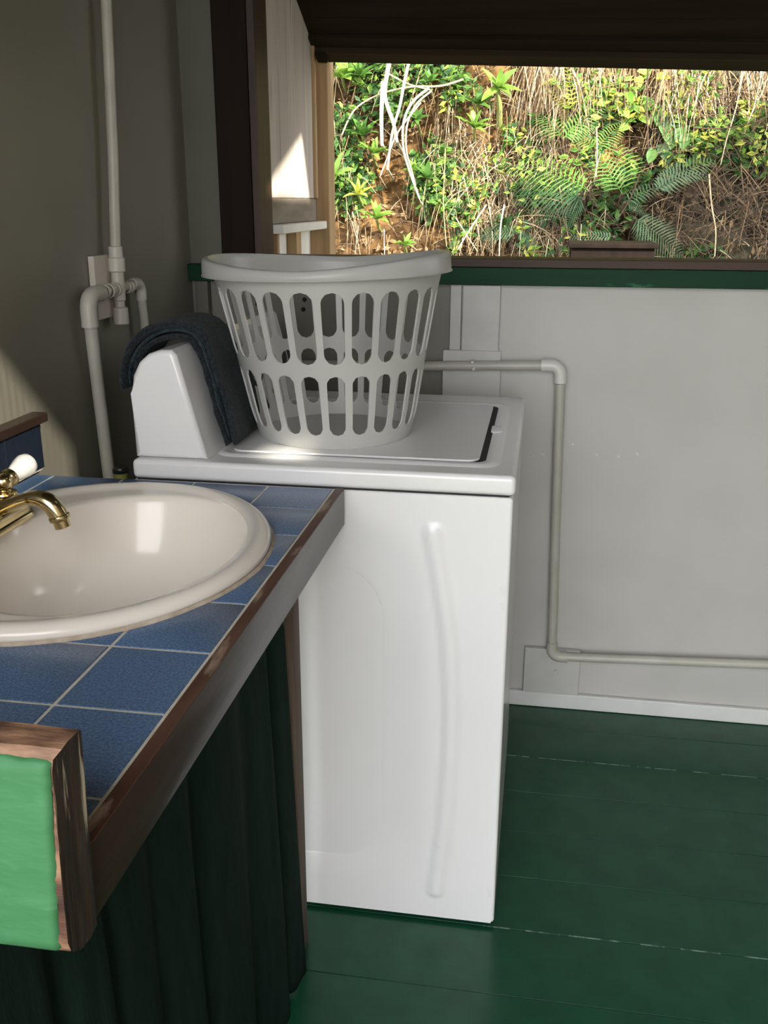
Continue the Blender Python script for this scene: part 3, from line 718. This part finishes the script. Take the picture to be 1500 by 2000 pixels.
# back wall run
pr = empty('water_pipe', (.43, .87, .5), 'cream water pipe stepping down the white back wall beside the washing machine', 'pipe')
Y = .8665
tube('upper_pipe', [(-.45, Y, .945), (.08, Y, .956), (.405, Y, .9665)], .0123, M['pvc'], pr)
tube('elbow', [(.386, Y, .966), (.404, Y, .9667)] + arc((.434, Y, .9672), (.410, Y, .9668), (.4345, Y, .943)) + [(.4348, Y, .9235)], .0158, M['pvc_white'], pr, seg=20)
tube('gap_ring', [(.4347, Y, .9240), (.4348, Y, .9222)], .0137, M['black'], pr)
tube('vertical_pipe', [(.4347, Y, .930), (.4445, Y, .56), (.4555, Y, .195)], .0123, M['pvc'], pr)
tube('elbow', [(.4548, Y, .212), (.4553, Y, .196)] + arc((.4560, Y, .1690), (.4555, Y, .190), (.479, Y, .1695)) + [(.4965, Y, .1702)], .0148, M['pvc'], pr, seg=20)
tube('lower_pipe', [(.49, Y, .1700), (1.02, Y, .1916), (1.745, Y, .222)], .0118, M['pvc'], pr)
for x_, z_ in ((.2145, .972), (.2185, .955)):
    mk('clamp_screw', lathebm([(.0045, 0), (.0045, .014), (.0035, .0155), (.0018, .0155), (.0016, .0145), (0, .0145)], (x_, .8625, z_), (0, -1, 0), 14), M['screw'], pr, smooth=40)
tag(box('mounting_board', .1375, .2845, .8800, YB - .0155 + .004, .70, .9965, M['trim_white'], bev=.002, origin=(.21, .885, .85)), 'upper white mounting board behind the horizontal pipe above the washing machine', 'board', 'pipe mounting boards')
lb = tag(box('mounting_board', .3825, .5345, .8802, YB - .0005, .0465, .1825, M['trim_white'], bev=.002, origin=(.458, .89, .05)), 'lower white mounting board behind the pipe elbow just above the floor', 'board', 'pipe mounting boards')
for x_, z_ in ((.497, .1505), (.470, .118)):
    mk('screw_head', lathebm([(.0050, 0), (.0050, .006), (.0038, .0075), (.0018, .0075), (.0016, .006), (0, .006)], (x_, .8800, z_), (0, -1, 0), 14), M['screw'], lb, smooth=40)
# pole wedged behind the washer
bo = empty('broom_handle', (-.385, .085, 0), 'thin yellow green pole with dark ribbed cap between the washing machine and left wall', 'pole')
mk('shaft', lathebm([(.0105, 0), (.0105, .845), (.013, .870), (0, .871)], (-.385, .085, 0), seg=20), M['bottle_y'], bo, smooth=40)
pc = [(.012, .868)]
for k in range(2): pc += [(.0155, .869 + .0045 * k), (.0155, .8715 + .0045 * k), (.0140, .872 + .0045 * k)]
pc += [(.013, .879), (0, .880)]
mk('ribbed_cap', lathebm(pc, (-.385, .085, 0), seg=20), M['black'], bo, smooth=30)

# ================================================================== THE BANK OUTSIDE
def hillY(x, z):
    n1 = noise.noise(Vector((x * .9 + 3, z * .9, 1.7))); n2 = noise.noise(Vector((x * 2.6, z * 2.2, 5.1))); n3 = noise.noise(Vector((x * 8, z * 6, 9.3)))
    return 3.62 + .42 * (z - 1.0) + .16 * n1 + .13 * n2 + .045 * n3
def hill_normal(x, z):
    e = .03; a = (hillY(x + e, z) - hillY(x - e, z)) / (2 * e); b = (hillY(x, z + e) - hillY(x, z - e)) / (2 * e)
    return Vector((a, -1, b)).normalized()
def onhill(x, z, d=0.0):
    p = Vector((x, hillY(x, z), z)); return p + hill_normal(x, z) * d
def hp(u, v, d=0.0):
    """point of the bank seen at a photo position (1500 x 2000)"""
    dr = (_r2 * ((u - 750) / F_PX) + _u2 * ((1000 - v) / F_PX) + _f); t = 4.0
    for _ in range(40):
        p = CAM + dr * t; e = hillY(p.x, p.z) - p.y
        t += e * .7
    return CAM + dr * (t - d / dr.length)

def soil_mat():
    m = bpy.data.materials.new('bank_soil'); m.use_nodes = True; nt = m.node_tree; N = nt.nodes; L = nt.links; p = N['Principled BSDF']
    p.inputs['Roughness'].default_value = .95; p.inputs['Specular IOR Level'].default_value = .1
    tc = N.new('ShaderNodeTexCoord')
    n1 = N.new('ShaderNodeTexNoise'); n1.inputs['Scale'].default_value = 1.6; n1.inputs['Detail'].default_value = 6
    n2 = N.new('ShaderNodeTexNoise'); n2.inputs['Scale'].default_value = 14; n2.inputs['Detail'].default_value = 6
    L.new(tc.outputs['Object'], n1.inputs['Vector']); L.new(tc.outputs['Object'], n2.inputs['Vector'])
    c1 = N.new('ShaderNodeValToRGB'); e = c1.color_ramp.elements
    e[0].position = .36; e[0].color = (.045, .026, .012, 1); e[1].position = .62; e[1].color = (.24, .135, .05, 1)
    k = e.new(.5); k.color = (.12, .067, .027, 1)
    L.new(n1.outputs['Fac'], c1.inputs[0])
    c2 = N.new('ShaderNodeValToRGB'); c2.color_ramp.elements[0].position = .38; c2.color_ramp.elements[0].color = (.25, .23, .20, 1)
    c2.color_ramp.elements[1].position = .62; c2.color_ramp.elements[1].color = (1, 1, 1, 1); L.new(n2.outputs['Fac'], c2.inputs[0])
    mx = N.new('ShaderNodeMix'); mx.data_type = 'RGBA'; mx.blend_type = 'MULTIPLY'; mx.inputs[0].default_value = 1
    L.new(c1.outputs[0], mx.inputs[6]); L.new(c2.outputs[0], mx.inputs[7])
    # mossy grey soil towards the right, darkened to deepen the shade there
    sx = N.new('ShaderNodeSeparateXYZ'); L.new(tc.outputs['Object'], sx.inputs[0])
    mr = N.new('ShaderNodeMapRange'); mr.inputs[1].default_value = .75; mr.inputs[2].default_value = 1.15; L.new(sx.outputs[0], mr.inputs[0])
    m2 = N.new('ShaderNodeMix'); m2.data_type = 'RGBA'; L.new(mr.outputs[0], m2.inputs[0]); L.new(mx.outputs[2], m2.inputs[6])
    c3 = N.new('ShaderNodeValToRGB'); c3.color_ramp.elements[0].position = .4; c3.color_ramp.elements[0].color = (.022, .020, .012, 1)
    c3.color_ramp.elements[1].position = .65; c3.color_ramp.elements[1].color = (.085, .080, .052, 1); L.new(n2.outputs['Fac'], c3.inputs[0]); L.new(c3.outputs[0], m2.inputs[7])
    L.new(m2.outputs[2], p.inputs['Base Color'])
    b = N.new('ShaderNodeBump'); b.inputs['Strength'].default_value = .9; b.inputs['Distance'].default_value = .03; L.new(n2.outputs['Fac'], b.inputs['Height']); L.new(b.outputs[0], p.inputs['Normal'])
    return m
nx, nz = 230, 170; V = []; Fq = []
xs = np.linspace(-4.5, 6.0, nx + 1); zs = np.linspace(-.6, 5.2, nz + 1)
for z in zs:
    for x in xs: V.append((x, hillY(x, z), z))
for j in range(nz):
    for i in range(nx):
        a = j * (nx + 1) + i; Fq.append((a, a + 1, a + nx + 2, a + nx + 1))
raw('hillside', V, Fq, soil_mat(), smooth=True, kind='structure')

def leafmat(n, c, c2=None, tr=.35, rough=.45): return mat(n, c, rough, c2 or tuple(min(1, v * 1.5) for v in c), 9, trans=tr, spec=.35)
G1 = leafmat('leaf_fresh', (.13, .26, .035), (.24, .38, .07)); G2 = leafmat('leaf_mid', (.065, .16, .028), (.11, .23, .045))
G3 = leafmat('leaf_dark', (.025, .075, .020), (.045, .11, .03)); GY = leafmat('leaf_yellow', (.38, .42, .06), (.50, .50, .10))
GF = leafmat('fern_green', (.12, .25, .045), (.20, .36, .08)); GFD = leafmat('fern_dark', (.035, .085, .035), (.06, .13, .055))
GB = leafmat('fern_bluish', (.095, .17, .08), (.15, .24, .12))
ST = mat('straw', (.42, .33, .19), .8, (.58, .48, .31), 30, trans=.15); SB = mat('straw_brown', (.16, .10, .05), .85, (.27, .18, .09), 30)
TW = mat('dark_twig', (.045, .028, .018), .9, (.09, .058, .035), 30); PAL = mat('pale_stem', (.38, .33, .24), .75, (.50, .44, .33), 20)
GST = mat('green_stem', (.22, .26, .07), .6, (.30, .32, .12), 20)
UP = Vector((0, 0, 1))

# ---- leaf shapes as raw arrays
def strap(base, dirv, nrm, length, width, droop, n=7, fold=.25):
    """one strap leaf: two strips either side of a midrib, curving down"""
    V = []; Fc = []; p = Vector(base); d = Vector(dirv).normalized(); side = d.cross(Vector(nrm)).normalized()
    for i in range(n + 1):
        t = i / n; w = width * (sin(pi * min(1, .12 + .88 * t) ** .8)) ** .8 * .5 + .0006
        up_ = side.cross(d).normalized()
        V += [p + side * w + up_ * (w * fold), p.copy(), p - side * w + up_ * (w * fold)]
        p = p + d * (length / n); d = (d + Vector((0, 0, -1)) * (droop * (.3 + t) / n)).normalized()
    for i in range(n):
        a = 3 * i; Fc += [(a, a + 1, a + 4, a + 3), (a + 1, a + 2, a + 5, a + 4)]
    return V, Fc
def addparts(V, Fc, v2, f2): o = len(V); V += v2; Fc += [tuple(i + o for i in f) for f in f2]
def rosette(name, label, pos, nrm, nl, length, width, m, group=None, stem=None, droop=.9):
    r = empty(name, pos, label, 'plant', group)
    nrm = Vector(nrm).normalized(); u = nrm.orthogonal().normalized(); v = nrm.cross(u)
    if not stem:
        h_ = onhill(pos[0], pos[2] - .06, -.02); tube('stem', [h_, h_.lerp(Vector(pos), .6) + UP * -.01, Vector(pos)], [.009, .008, .007], M_STEM, r, seg=6)
    if stem: tube('stem', [Vector(stem), Vector(stem).lerp(Vector(pos), .5) + Vector((.006, -.01, 0)), Vector(pos)], [.017, .015, .011], M_STEM, r, seg=8)
    for k in range(nl):
        a = 2.399 * k + random.uniform(-.3, .3); t = k / nl; el = radians(18 + 58 * t + random.uniform(-8, 8))
        d = (u * cos(a) + v * sin(a)) * cos(el) + nrm * sin(el); L_ = length * random.uniform(.8, 1.1) * (1 - .3 * t)
        V, Fc = strap(Vector(pos) + nrm * .008 * t, d, nrm + UP * .3, L_, width * random.uniform(.85, 1.15), droop * random.uniform(.6, 1.2))
        raw('leaf', V, Fc, m, r, smooth=True)
    return r
M_STEM = GST
def frond(parent, base, dirv, nrm, length, m, pairs=20, wl=.34, droop=1.0, lw=.0085, sweep=.45):
    """one fern frond: rachis with pairs of narrow leaflets"""
    p = Vector(base); d = Vector(dirv).normalized(); side = d.cross(Vector(nrm)).normalized(); V = []; Fc = []; R = []
    n = pairs * 2
    for i in range(n + 1):
        R.append((p.copy(), d.copy())); p = p + d * (length / n); d = (d + Vector((0, 0, -1)) * (droop * (.2 + i / n) / n)).normalized()
    r0 = .0022
    for i, (p, d) in enumerate(R):
        up_ = side.cross(d).normalized(); rr = r0 * (1.05 - i / n)
        V += [p + side * rr, p + up_ * rr, p - side * rr]
    for i in range(n):
        a = 3 * i; Fc += [(a, a + 1, a + 4, a + 3), (a + 1, a + 2, a + 5, a + 4), (a + 2, a, a + 3, a + 5)]
    for k in range(2, pairs + 1):
        p, d = R[2 * k - 1]; t = k / pairs; up_ = side.cross(d).normalized()
        ll = length * wl * (sin(pi * (.16 + .82 * t)) ** .75) * random.uniform(.92, 1.08)
        for s in (1, -1):
            dd = (side * s + d * (sweep + .25 * t) - up_ * .12).normalized()
            w = lw * (.5 + .7 * (1 - t)) * .5; q1 = p + dd * ll * .45 + up_ * .004; q2 = p + dd * ll - UP * ll * .10
            o = len(V); V += [p + d * w * .6, p - d * w * .6, q1 - d * w, q1 + d * w, q2]
            V += [q2 + d * .0004]
            Fc += [(o, o + 1, o + 2, o + 3), (o + 3, o + 2, o + 4, o + 5)]
    return raw('frond', V, Fc, m, parent, smooth=False)
def fern(label, uv, fr, m, group=None, d=.20):
    """fr: list of (photo position of the tip, droop, width) fronds from one crown"""
    c = hp(*uv, d); r = empty('fern', c, label, 'fern', group); h_ = onhill(c.x, c.z - .08, -.02); tube('rootstock', [h_, h_.lerp(c, .6) - UP * .015, c], [.014, .012, .008], TW, r, seg=6)
    for tip, rise, out, wl, pr in fr:
        e = hp(*tip, out); v = e - c; L_ = v.length * 1.06
        d0 = (v.normalized() + UP * rise).normalized(); nr = (Vector((.0, -1, .55))).normalized()
        frond(r, c, d0, nr, L_, m, pairs=int(pr * .8), wl=wl * 1.12, droop=rise * 1.9)
    return r

# ---- rosette plants, each with its own leaves
ros = [
 ((972, 172), 9, .150, .038, G1, (975, 246), 'pale green rosette on a thick bare stem near the top of the bank'),
 ((930, 202), 8, .115, .032, G2, None, 'mid green rosette just left of the tall stemmed rosette'),
 ((926, 250), 9, .120, .034, G1, None, 'light green rosette with arching leaves above the dry grass clump'),
 ((652, 345), 9, .150, .036, G1, None, 'upright strap leaved rosette beside the lit window post, lower of two'),
 ((735, 428), 10, .120, .030, G1, None, 'yellowish rosette on the bare ochre soil low on the bank'),
 ((668, 152), 8, .140, .050, G1, None, 'broad leaved bright rosette at the upper end of the bank by the post'),
 ((702, 150), 9, .120, .040, G2, None, 'darker rosette beside the broad leaved bright one below the shutter'),
 ((708, 266), 10, .130, .036, G2, None, 'bushy mid green rosette left of the pale arching stalks'),
 ((728, 300), 8, .100, .030, G1, None, 'small light rosette below the bushy mid green one'),
 ((690, 245), 8, .100, .030, G3, None, 'dark narrow rosette above the bushy one near the post'),
 ((835, 350), 10, .110, .030, G2, None, 'spreading rosette beside the lower end of the arching stalk'),
 ((808, 335), 8, .080, .026, G1, None, 'small pale rosette touching the arching stalk'),
 ((790, 480), 8, .080, .022, G1, None, 'small yellow green tuft just above the sill'),
 ((815, 235), 8, .085, .026, G2, None, 'small mid green rosette behind the arching stalks'),
 ((840, 160), 8, .080, .024, G2, None, 'small rosette where the thin cane meets the arching stalks'),
 ((700, 380), 9, .100, .026, GY, None, 'yellowing rosette above the bare ochre soil'),
 ((868, 300), 8, .070, .022, G2, None, 'small dark tipped rosette in the middle of the bank'),
 ((985, 440), 8, .090, .026, G3, None, 'dark rosette under the left pointing fern'),
]
for uv, nl, L_, w_, m_, st, lab in ros:
    p = hp(*uv, .20); nr = (hill_normal(p.x, p.z) * .75 + UP * .65)
    rosette('rosette_plant', lab, p, nr, nl, L_, w_, m_, 'rosette plants on the bank', hp(*st, .06) if st else None)

# ---- ferns
fern('bright green fern with a frond pointing left across the bank', (1150, 372), [((985, 358), .35, .20, .22, 24), ((1010, 385), .3, .16, .20, 22), ((1030, 330), .4, .12, .16, 18)], GF, 'ferns on the bank')
fern('upright fern with evenly spaced leaflets in the middle of the bank', (1215, 378), [((1205, 285), .05, .12, .42, 17), ((1150, 300), .25, .14, .30, 18)], GF, 'ferns on the bank')
fern('bluish green fern drooping to the right above the grey soil', (1280, 372), [((1400, 345), .6, .20, .26, 24), ((1380, 400), .9, .22, .16, 22), ((1330, 330), .5, .16, .24, 20)], GB, 'ferns on the bank')
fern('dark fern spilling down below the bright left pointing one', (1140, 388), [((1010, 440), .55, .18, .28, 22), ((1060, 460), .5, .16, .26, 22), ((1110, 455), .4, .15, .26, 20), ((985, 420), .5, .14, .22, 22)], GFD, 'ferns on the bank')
fern('long dark fern frond hanging down to the sill', (1240, 425), [((1320, 505), .2, .16, .34, 26), ((1270, 500), .15, .13, .26, 22)], GB, 'ferns on the bank')
fern('flat grey green fern just above the sill', (1200, 462), [((1105, 478), .25, .14, .14, 24)], GB, 'ferns on the bank')
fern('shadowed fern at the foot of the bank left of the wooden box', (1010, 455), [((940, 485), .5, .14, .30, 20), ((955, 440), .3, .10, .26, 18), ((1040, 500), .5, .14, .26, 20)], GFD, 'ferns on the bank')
fern('young yellow green fern below the shutter', (1120, 215), [((1065, 146), -.1, .12, .14, 20), ((1097, 130), .5, .12, .10, 18)], GY, 'ferns on the bank')
fern('feathery light fern beside the bare brown soil', (1100, 270), [((1180, 215), .3, .12, .30, 20), ((1040, 240), .35, .10, .24, 18), ((1160, 260), .35, .12, .3, 18)], GF, 'ferns on the bank')
fern('small pale fern above the upright fern', (1165, 290), [((1110, 275), .3, .1, .26, 16), ((1215, 250), .2, .1, .28, 18)], GF, 'ferns on the bank')
fern('thin dark fern at the edge of the grey soil', (1220, 395), [((1300, 385), .4, .16, .2, 18), ((1255, 440), .5, .14, .24, 18)], GB, 'ferns on the bank')

# ---- broad leaved climber and scattered yellow leaves
def broadleaf(p, d, L_, w_, nr, fold=.3): return strap(p, d, nr, L_, w_, .7, n=6, fold=fold)
cl = empty('climbing_plant', hp(1300, 190, .06), 'glossy broad leaved climber hanging down the shaded part of the bank', 'plant')
spine = [hp(1298, 180, .07), hp(1302, 215, .10), hp(1310, 245, .11), hp(1306, 275, .12), hp(1300, 300, .12)]
tube('stem', spine, .004, GST, cl, seg=6)
for (u_, v_) in ((1288, 205), (1305, 222), (1318, 236), (1332, 250), (1300, 250), (1316, 262), (1290, 282), (1308, 296), (1296, 236), (1284, 226), (1325, 226), (1278, 292), (1340, 262)):
    p = hp(u_, v_, .13); V, Fc = broadleaf(p, Vector((random.uniform(-.5, .5), -.35, -.8)), random.uniform(.075, .10), .055, Vector((0, -1, .5)))
    raw('leaf', V, Fc, G2 if random.random() < .7 else G3, cl, smooth=True)
tag(cl, group=None)
yl = empty('creeper', hp(1210, 160, .05), 'yellow green creeper with scattered pale leaves under the shutter', 'plant')
tube('stem', [hp(1262, 108, .05), hp(1268, 140, .08), hp(1240, 175, .09), hp(1212, 210, .10), hp(1230, 250, .10)], .003, GST, yl, seg=6)
for (u_, v_) in ((1268, 128), (1262, 142), (1282, 150), (1205, 178), (1236, 196), (1214, 214), (1228, 246), (1250, 228), (1140, 190), (1160, 200), (1172, 188), (1390, 128), (1245, 150), (1225, 180), (1190, 195), (1130, 205), (1090, 160), (1270, 200)):
    p = hp(u_, v_, .12); V, Fc = broadleaf(p, Vector((random.uniform(-.8, .8), -.35, random.uniform(-.8, .2))), random.uniform(.05, .085), .045, Vector((0, -1, .6)))
    raw('leaf', V, Fc, GY if random.random() < .6 else G1, yl, smooth=True)

# ---- pale canes and dry stalks, each a thing of its own
canes = [
 ([(765, 98), (755, 150), (752, 190), (768, 240), (775, 275)], .0120, PAL, 'stout pale cane coming down from under the shutter, leftmost of the bank'),
 ([(803, 100), (790, 160), (780, 210), (766, 260), (757, 330)], .0085, PAL, 'long straight pale cane crossing behind the arching stalk'),
 ([(748, 160), (745, 220), (746, 282)], .0115, PAL, 'short thick white cane hanging beside the stout one'),
 ([(838, 172), (805, 200), (788, 240), (788, 290), (800, 335), (822, 395)], .0070, PAL, 'pale arching stalk curving down to the rosette'),
 ([(842, 178), (812, 205), (795, 245), (794, 295), (806, 340), (812, 365)], .0050, PAL, 'thin second stalk running alongside the arching one'),
 ([(905, 155), (860, 168), (800, 170), (740, 185), (692, 215), (665, 270)], .0055, ST, 'long thin cane leaning from the middle of the bank to the left'),
 ([(760, 145), (800, 165), (842, 176)], .0045, ST, 'short straw stalk joining the canes near the shutter'),
 ([(822, 200), (776, 260), (752, 320), (742, 345)], .0045, PAL, 'slender leaning stalk below the long straight cane'),
 ([(870, 290), (868, 340), (866, 400), (872, 480)], .0030, GST, 'thin upright green shoot in the middle of the bank'),
 ([(890, 425), (912, 460), (932, 490)], .0035, ST, 'short crossing stalk leaning down to the sill'),
 ([(950, 400), (920, 445), (895, 485)], .0040, PAL, 'bare white stalk crossing the short leaning one'),
 ([(985, 400), (978, 440), (975, 502)], .0045, PAL, 'pale upright stem standing on the sill line below the fern'),
 ([(1266, 120), (1264, 200), (1266, 285)], .0040, TW, 'dark straight rod hanging in front of the creeper'),
 ([(1385, 115), (1340, 185), (1310, 225)], .0035, TW, 'dark slanting wire above the climber, nearer of two'),
 ([(1425, 125), (1380, 190), (1355, 225)], .0035, TW, 'dark slanting wire above the climber, farther right of two'),
 ([(1450, 130), (1440, 200), (1420, 270), (1408, 320)], .0035, ST, 'long pale root hanging over the shaded soil'),
 ([(1385, 340), (1390, 400), (1398, 450), (1396, 500)], .0040, ST, 'pale root running down the grey mossy soil'),
 ([(1490, 130), (1475, 200), (1462, 235)], .0030, ST, 'pale root at the far edge of the bank'),
 ([(1250, 340), (1230, 390), (1205, 430)], .0040, TW, 'dark dead stem behind the ferns'),
 ([(1165, 250), (1166, 300), (1164, 345)], .0035, ST, 'straw stalk beside the upright fern'),
 ([(1355, 250), (1420, 250), (1490, 235)], .0030, TW, 'thin dark runner across the shaded soil'),
]
for pts, r_, m_, lab in canes:
    n = len(pts); P = [hp(u_, v_, .24 if m_ is not PAL else .28) for u_, v_ in pts]
    q = []
    for i in range(n - 1):
        p0, p1, p2, p3 = P[max(i - 1, 0)], P[i], P[i + 1], P[min(i + 2, n - 1)]
        for k in range(5):
            t = k / 5; q.append(.5 * ((2 * p1) + (p2 - p0) * t + (2 * p0 - 5 * p1 + 4 * p2 - p3) * t * t + (3 * p1 - p0 - 3 * p2 + p3) * t ** 3))
    q.append(P[-1])
    q.append(onhill(q[-1].x, q[-1].z - .05, -.02))
    o = mk('dry_stalk', tubebm(q, [r_ * (1 - .35 * i / len(q)) for i in range(len(q))], 8), m_, smooth=40, origin=P[-1])
    tag(o, lab, 'stalk', 'canes and stalks on the bank')

# ---- uncountable growth: dry grass, small leaves, twigs, litter
def ribbons(name, m, n, place, length, width, dirf, droop, seg=4, label=None, mi=None):
    V = np.zeros((n, (seg + 1) * 2, 3)); mid = np.zeros(n, dtype=int)
    for k in range(n):
        x, z, d0 = place(); p = onhill(x, z, d0); d = dirf(); L_ = length * random.uniform(.5, 1.3); s = d.cross(Vector((random.uniform(-.4, .4), -1, random.uniform(-.3, .3)))).normalized()
        for i in range(seg + 1):
            t = i / seg; w = width * (1 - .75 * t) * .5
            V[k, 2 * i] = p + s * w; V[k, 2 * i + 1] = p - s * w
            p = p + d * (L_ / seg); d = (d + Vector((random.uniform(-.25, .25), random.uniform(-.2, .1), -droop)) * (1.0 / seg)).normalized()
        mid[k] = random.randrange(len(m))
    base = np.array([(2 * i, 2 * i + 1, 2 * i + 3, 2 * i + 2) for i in range(seg)])
    Fc = (base[None] + (np.arange(n) * (seg + 1) * 2)[:, None, None]).reshape(-1, 4)
    o = raw(name, V.reshape(-1, 3), Fc, m, midx=np.repeat(mid, seg), kind='stuff'); tag(o, label, 'undergrowth'); return o
def region(x0, x1, z0, z1, d0, d1, clump=None, dens=0.0, sd=0):
    def f():
        while True:
            x, z = random.uniform(x0, x1), random.uniform(z0, z1)
            if clump is None or noise.noise(Vector((x * clump, z * clump, sd))) > dens: return x, z, random.uniform(d0, d1)
    return f
def rdir(a, b, c, sp): return lambda: Vector((a + random.uniform(-sp, sp), b + random.uniform(-sp, sp), c + random.uniform(-sp, sp))).normalized()
ribbons('hanging_dry_grass', [ST, SB, SB], 1500, region(-.5, 2.6, 1.80, 2.35, .02, .16, 2.2, .08, 3), .30, .0060, rdir(0, -.35, -.7, .35), .9, 5, 'pale dry grass hanging down along the top of the bank')
ribbons('dry_grass', [SB, ST, TW], 800, region(-.1, .45, 1.15, 1.75, .02, .10, 3, -.1, 8), .20, .0050, rdir(0, -.4, -.5, .6), .8, 4, 'tangled dry grass over the middle of the bank')
ribbons('straw_tangle', [SB, TW, TW, ST], 1700, region(-1.0, 2.2, 1.0, 2.2, .01, .09), .17, .0042, rdir(0, -.3, -.2, .9), .5, 4, 'brown straw and twigs tangled over the whole bank')
ribbons('dead_twigs', [TW, TW, TW, SB], 1500, region(.45, 2.2, 1.05, 1.9, .01, .12, 2, -.15, 5), .26, .0048, rdir(.1, -.3, -.3, .8), .4, 4, 'dark dead twigs over the shaded right part of the bank')
def leafstuff(name, m, n, place, size, label, asp=.45, down=.3):
    V = np.zeros((n, 6, 3)); mid = np.zeros(n, dtype=int)
    for k in range(n):
        x, z, d0 = place(); p = onhill(x, z, d0); nr = Vector((random.gauss(0, .6), -1 + random.gauss(0, .4), .8 + random.gauss(0, .6))).normalized()
        a = Vector((random.gauss(0, 1), random.gauss(0, .5), random.gauss(-down, .7))); a = (a - nr * a.dot(nr)).normalized(); b_ = nr.cross(a); L_ = size * random.uniform(.5, 1.4); w = L_ * asp * .5
        V[k] = [p, p + a * L_ * .45 + b_ * w - nr * w * .15, p + a * L_, p + a * L_ * .45 - b_ * w - nr * w * .15, p + a * L_ * .45 + nr * w * .25, p + a * L_ * .45 + nr * w * .25]
        mid[k] = random.randrange(len(m))
    base = np.array([(0, 4, 2, 1), (0, 3, 2, 4)])
    Fc = (base[None] + (np.arange(n) * 6)[:, None, None]).reshape(-1, 4)
    o = raw(name, V.reshape(-1, 3), Fc, m, midx=np.repeat(mid, 2), kind='stuff'); tag(o, label, 'undergrowth'); return o
leafstuff('small_foliage', [G1, G2, G2, G3, G3], 3000, region(-1.0, -.05, 1.25, 2.3, .02, .16, 3.2, -.02, 2), .050, 'small green leaves crowding the left part of the bank')
leafstuff('seedling_leaves', [G1, G2, G3, GY], 1500, region(-.2, .6, 1.05, 2.3, .03, .18, 4.5, .12, 21), .045, 'small green leaves scattered over the middle of the bank')
ribbons('root_threads', [SB, TW, SB, ST], 380, region(-1.0, .6, 1.1, 2.1, .05, .2, 3, .0, 31), .24, .0040, rdir(.05, -.3, -.9, .3), .6, 5, 'thin pale roots trailing down the left half of the bank')
leafstuff('creeping_leaves', [G1, GY, G2], 3000, region(.45, 1.5, 1.5, 2.3, .02, .15, 3.4, .03, 6), .045, 'yellow green leaves creeping over the sunny top of the bank')
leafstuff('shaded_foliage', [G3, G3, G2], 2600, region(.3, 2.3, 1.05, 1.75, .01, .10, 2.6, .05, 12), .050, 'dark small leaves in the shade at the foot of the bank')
leafstuff('leaf_litter', [SB, TW, SB], 4200, region(-1.0, 2.3, .95, 2.3, .005, .05, 2.4, -.15, 15), .035, 'brown dead leaves lying on the bank')
leafstuff('crown_foliage', [G1, G2, G3], 3000, region(-3.5, 4.5, 2.3, 4.6, .02, .2, 1.5, -.1, 4), .11, 'leafy growth on the upper bank above the shutter line')
# unseen trees added above the bank so their crowns block sky light
def tree(x, y, z, h, label, rx, ry):
    t = empty('tree', (x, y, z), label, 'tree', 'unseen trees added above the bank')
    tube('added_tree_trunk', [(x, y, z - .4), (x + .1, y - .1, z + h * .5), (x - .1, y - .5, z + h)], [.16, .13, .06], TW, t, seg=10)
    n = 4200; V = np.zeros((n, 4, 3))
    for k in range(n):
        a = random.uniform(0, 2 * pi); r_ = sqrt(random.random()); c_ = Vector((x + rx * r_ * cos(a), y - 1.2 + ry * r_ * sin(a), z + h + random.uniform(-.5, .9) * (1.1 - r_ * .6)))
        nr = Vector((random.gauss(0, .5), random.gauss(0, .5), 1)).normalized(); u_ = nr.orthogonal().normalized(); u_ = Matrix.Rotation(random.uniform(0, 6), 3, nr) @ u_; w_ = nr.cross(u_); l = random.uniform(.16, .34)
        V[k] = [c_ - u_ * l, c_ + w_ * l * .35, c_ + u_ * l, c_ - w_ * l * .35]
    raw('crown', V.reshape(-1, 3), np.arange(n * 4).reshape(-1, 4), G3, t, kind='stuff')
tree(-1.6, 5.0, 4.2, 1.5, 'unseen tree added above the bank, its crown blocking sky over the left end', 2.8, 2.5)
tree(1.2, 5.0, 4.2, 1.7, 'unseen tree added above the bank, its crown blocking sky over the middle', 2.6, 2.5)
tree(4.0, 5.0, 4.2, 1.5, 'unseen tree added above the bank, its crown blocking sky over the far right', 2.8, 2.5)
# things lying below the window
bx = empty('wooden_box', (.66, 2.45, .55), 'dark weathered wooden box standing outside below the window', 'box')
box('side_board', .48, .80, 2.40, 2.42, .3, 1.180, M['dark_wood'], bx, bev=.003); box('lid_board', .47, .81, 2.385, 2.68, 1.181, 1.2, M['dark_wood'], bx, bev=.003)
box('side_board', .48, .80, 2.645, 2.665, .3, 1.180, M['dark_wood'], bx, bev=.003)
box('leg', .48, .52, 2.425, 2.46, -.14, 1.15, M['dark_wood'], bx); box('leg', .76, .80, 2.425, 2.46, -.14, 1.15, M['dark_wood'], bx)
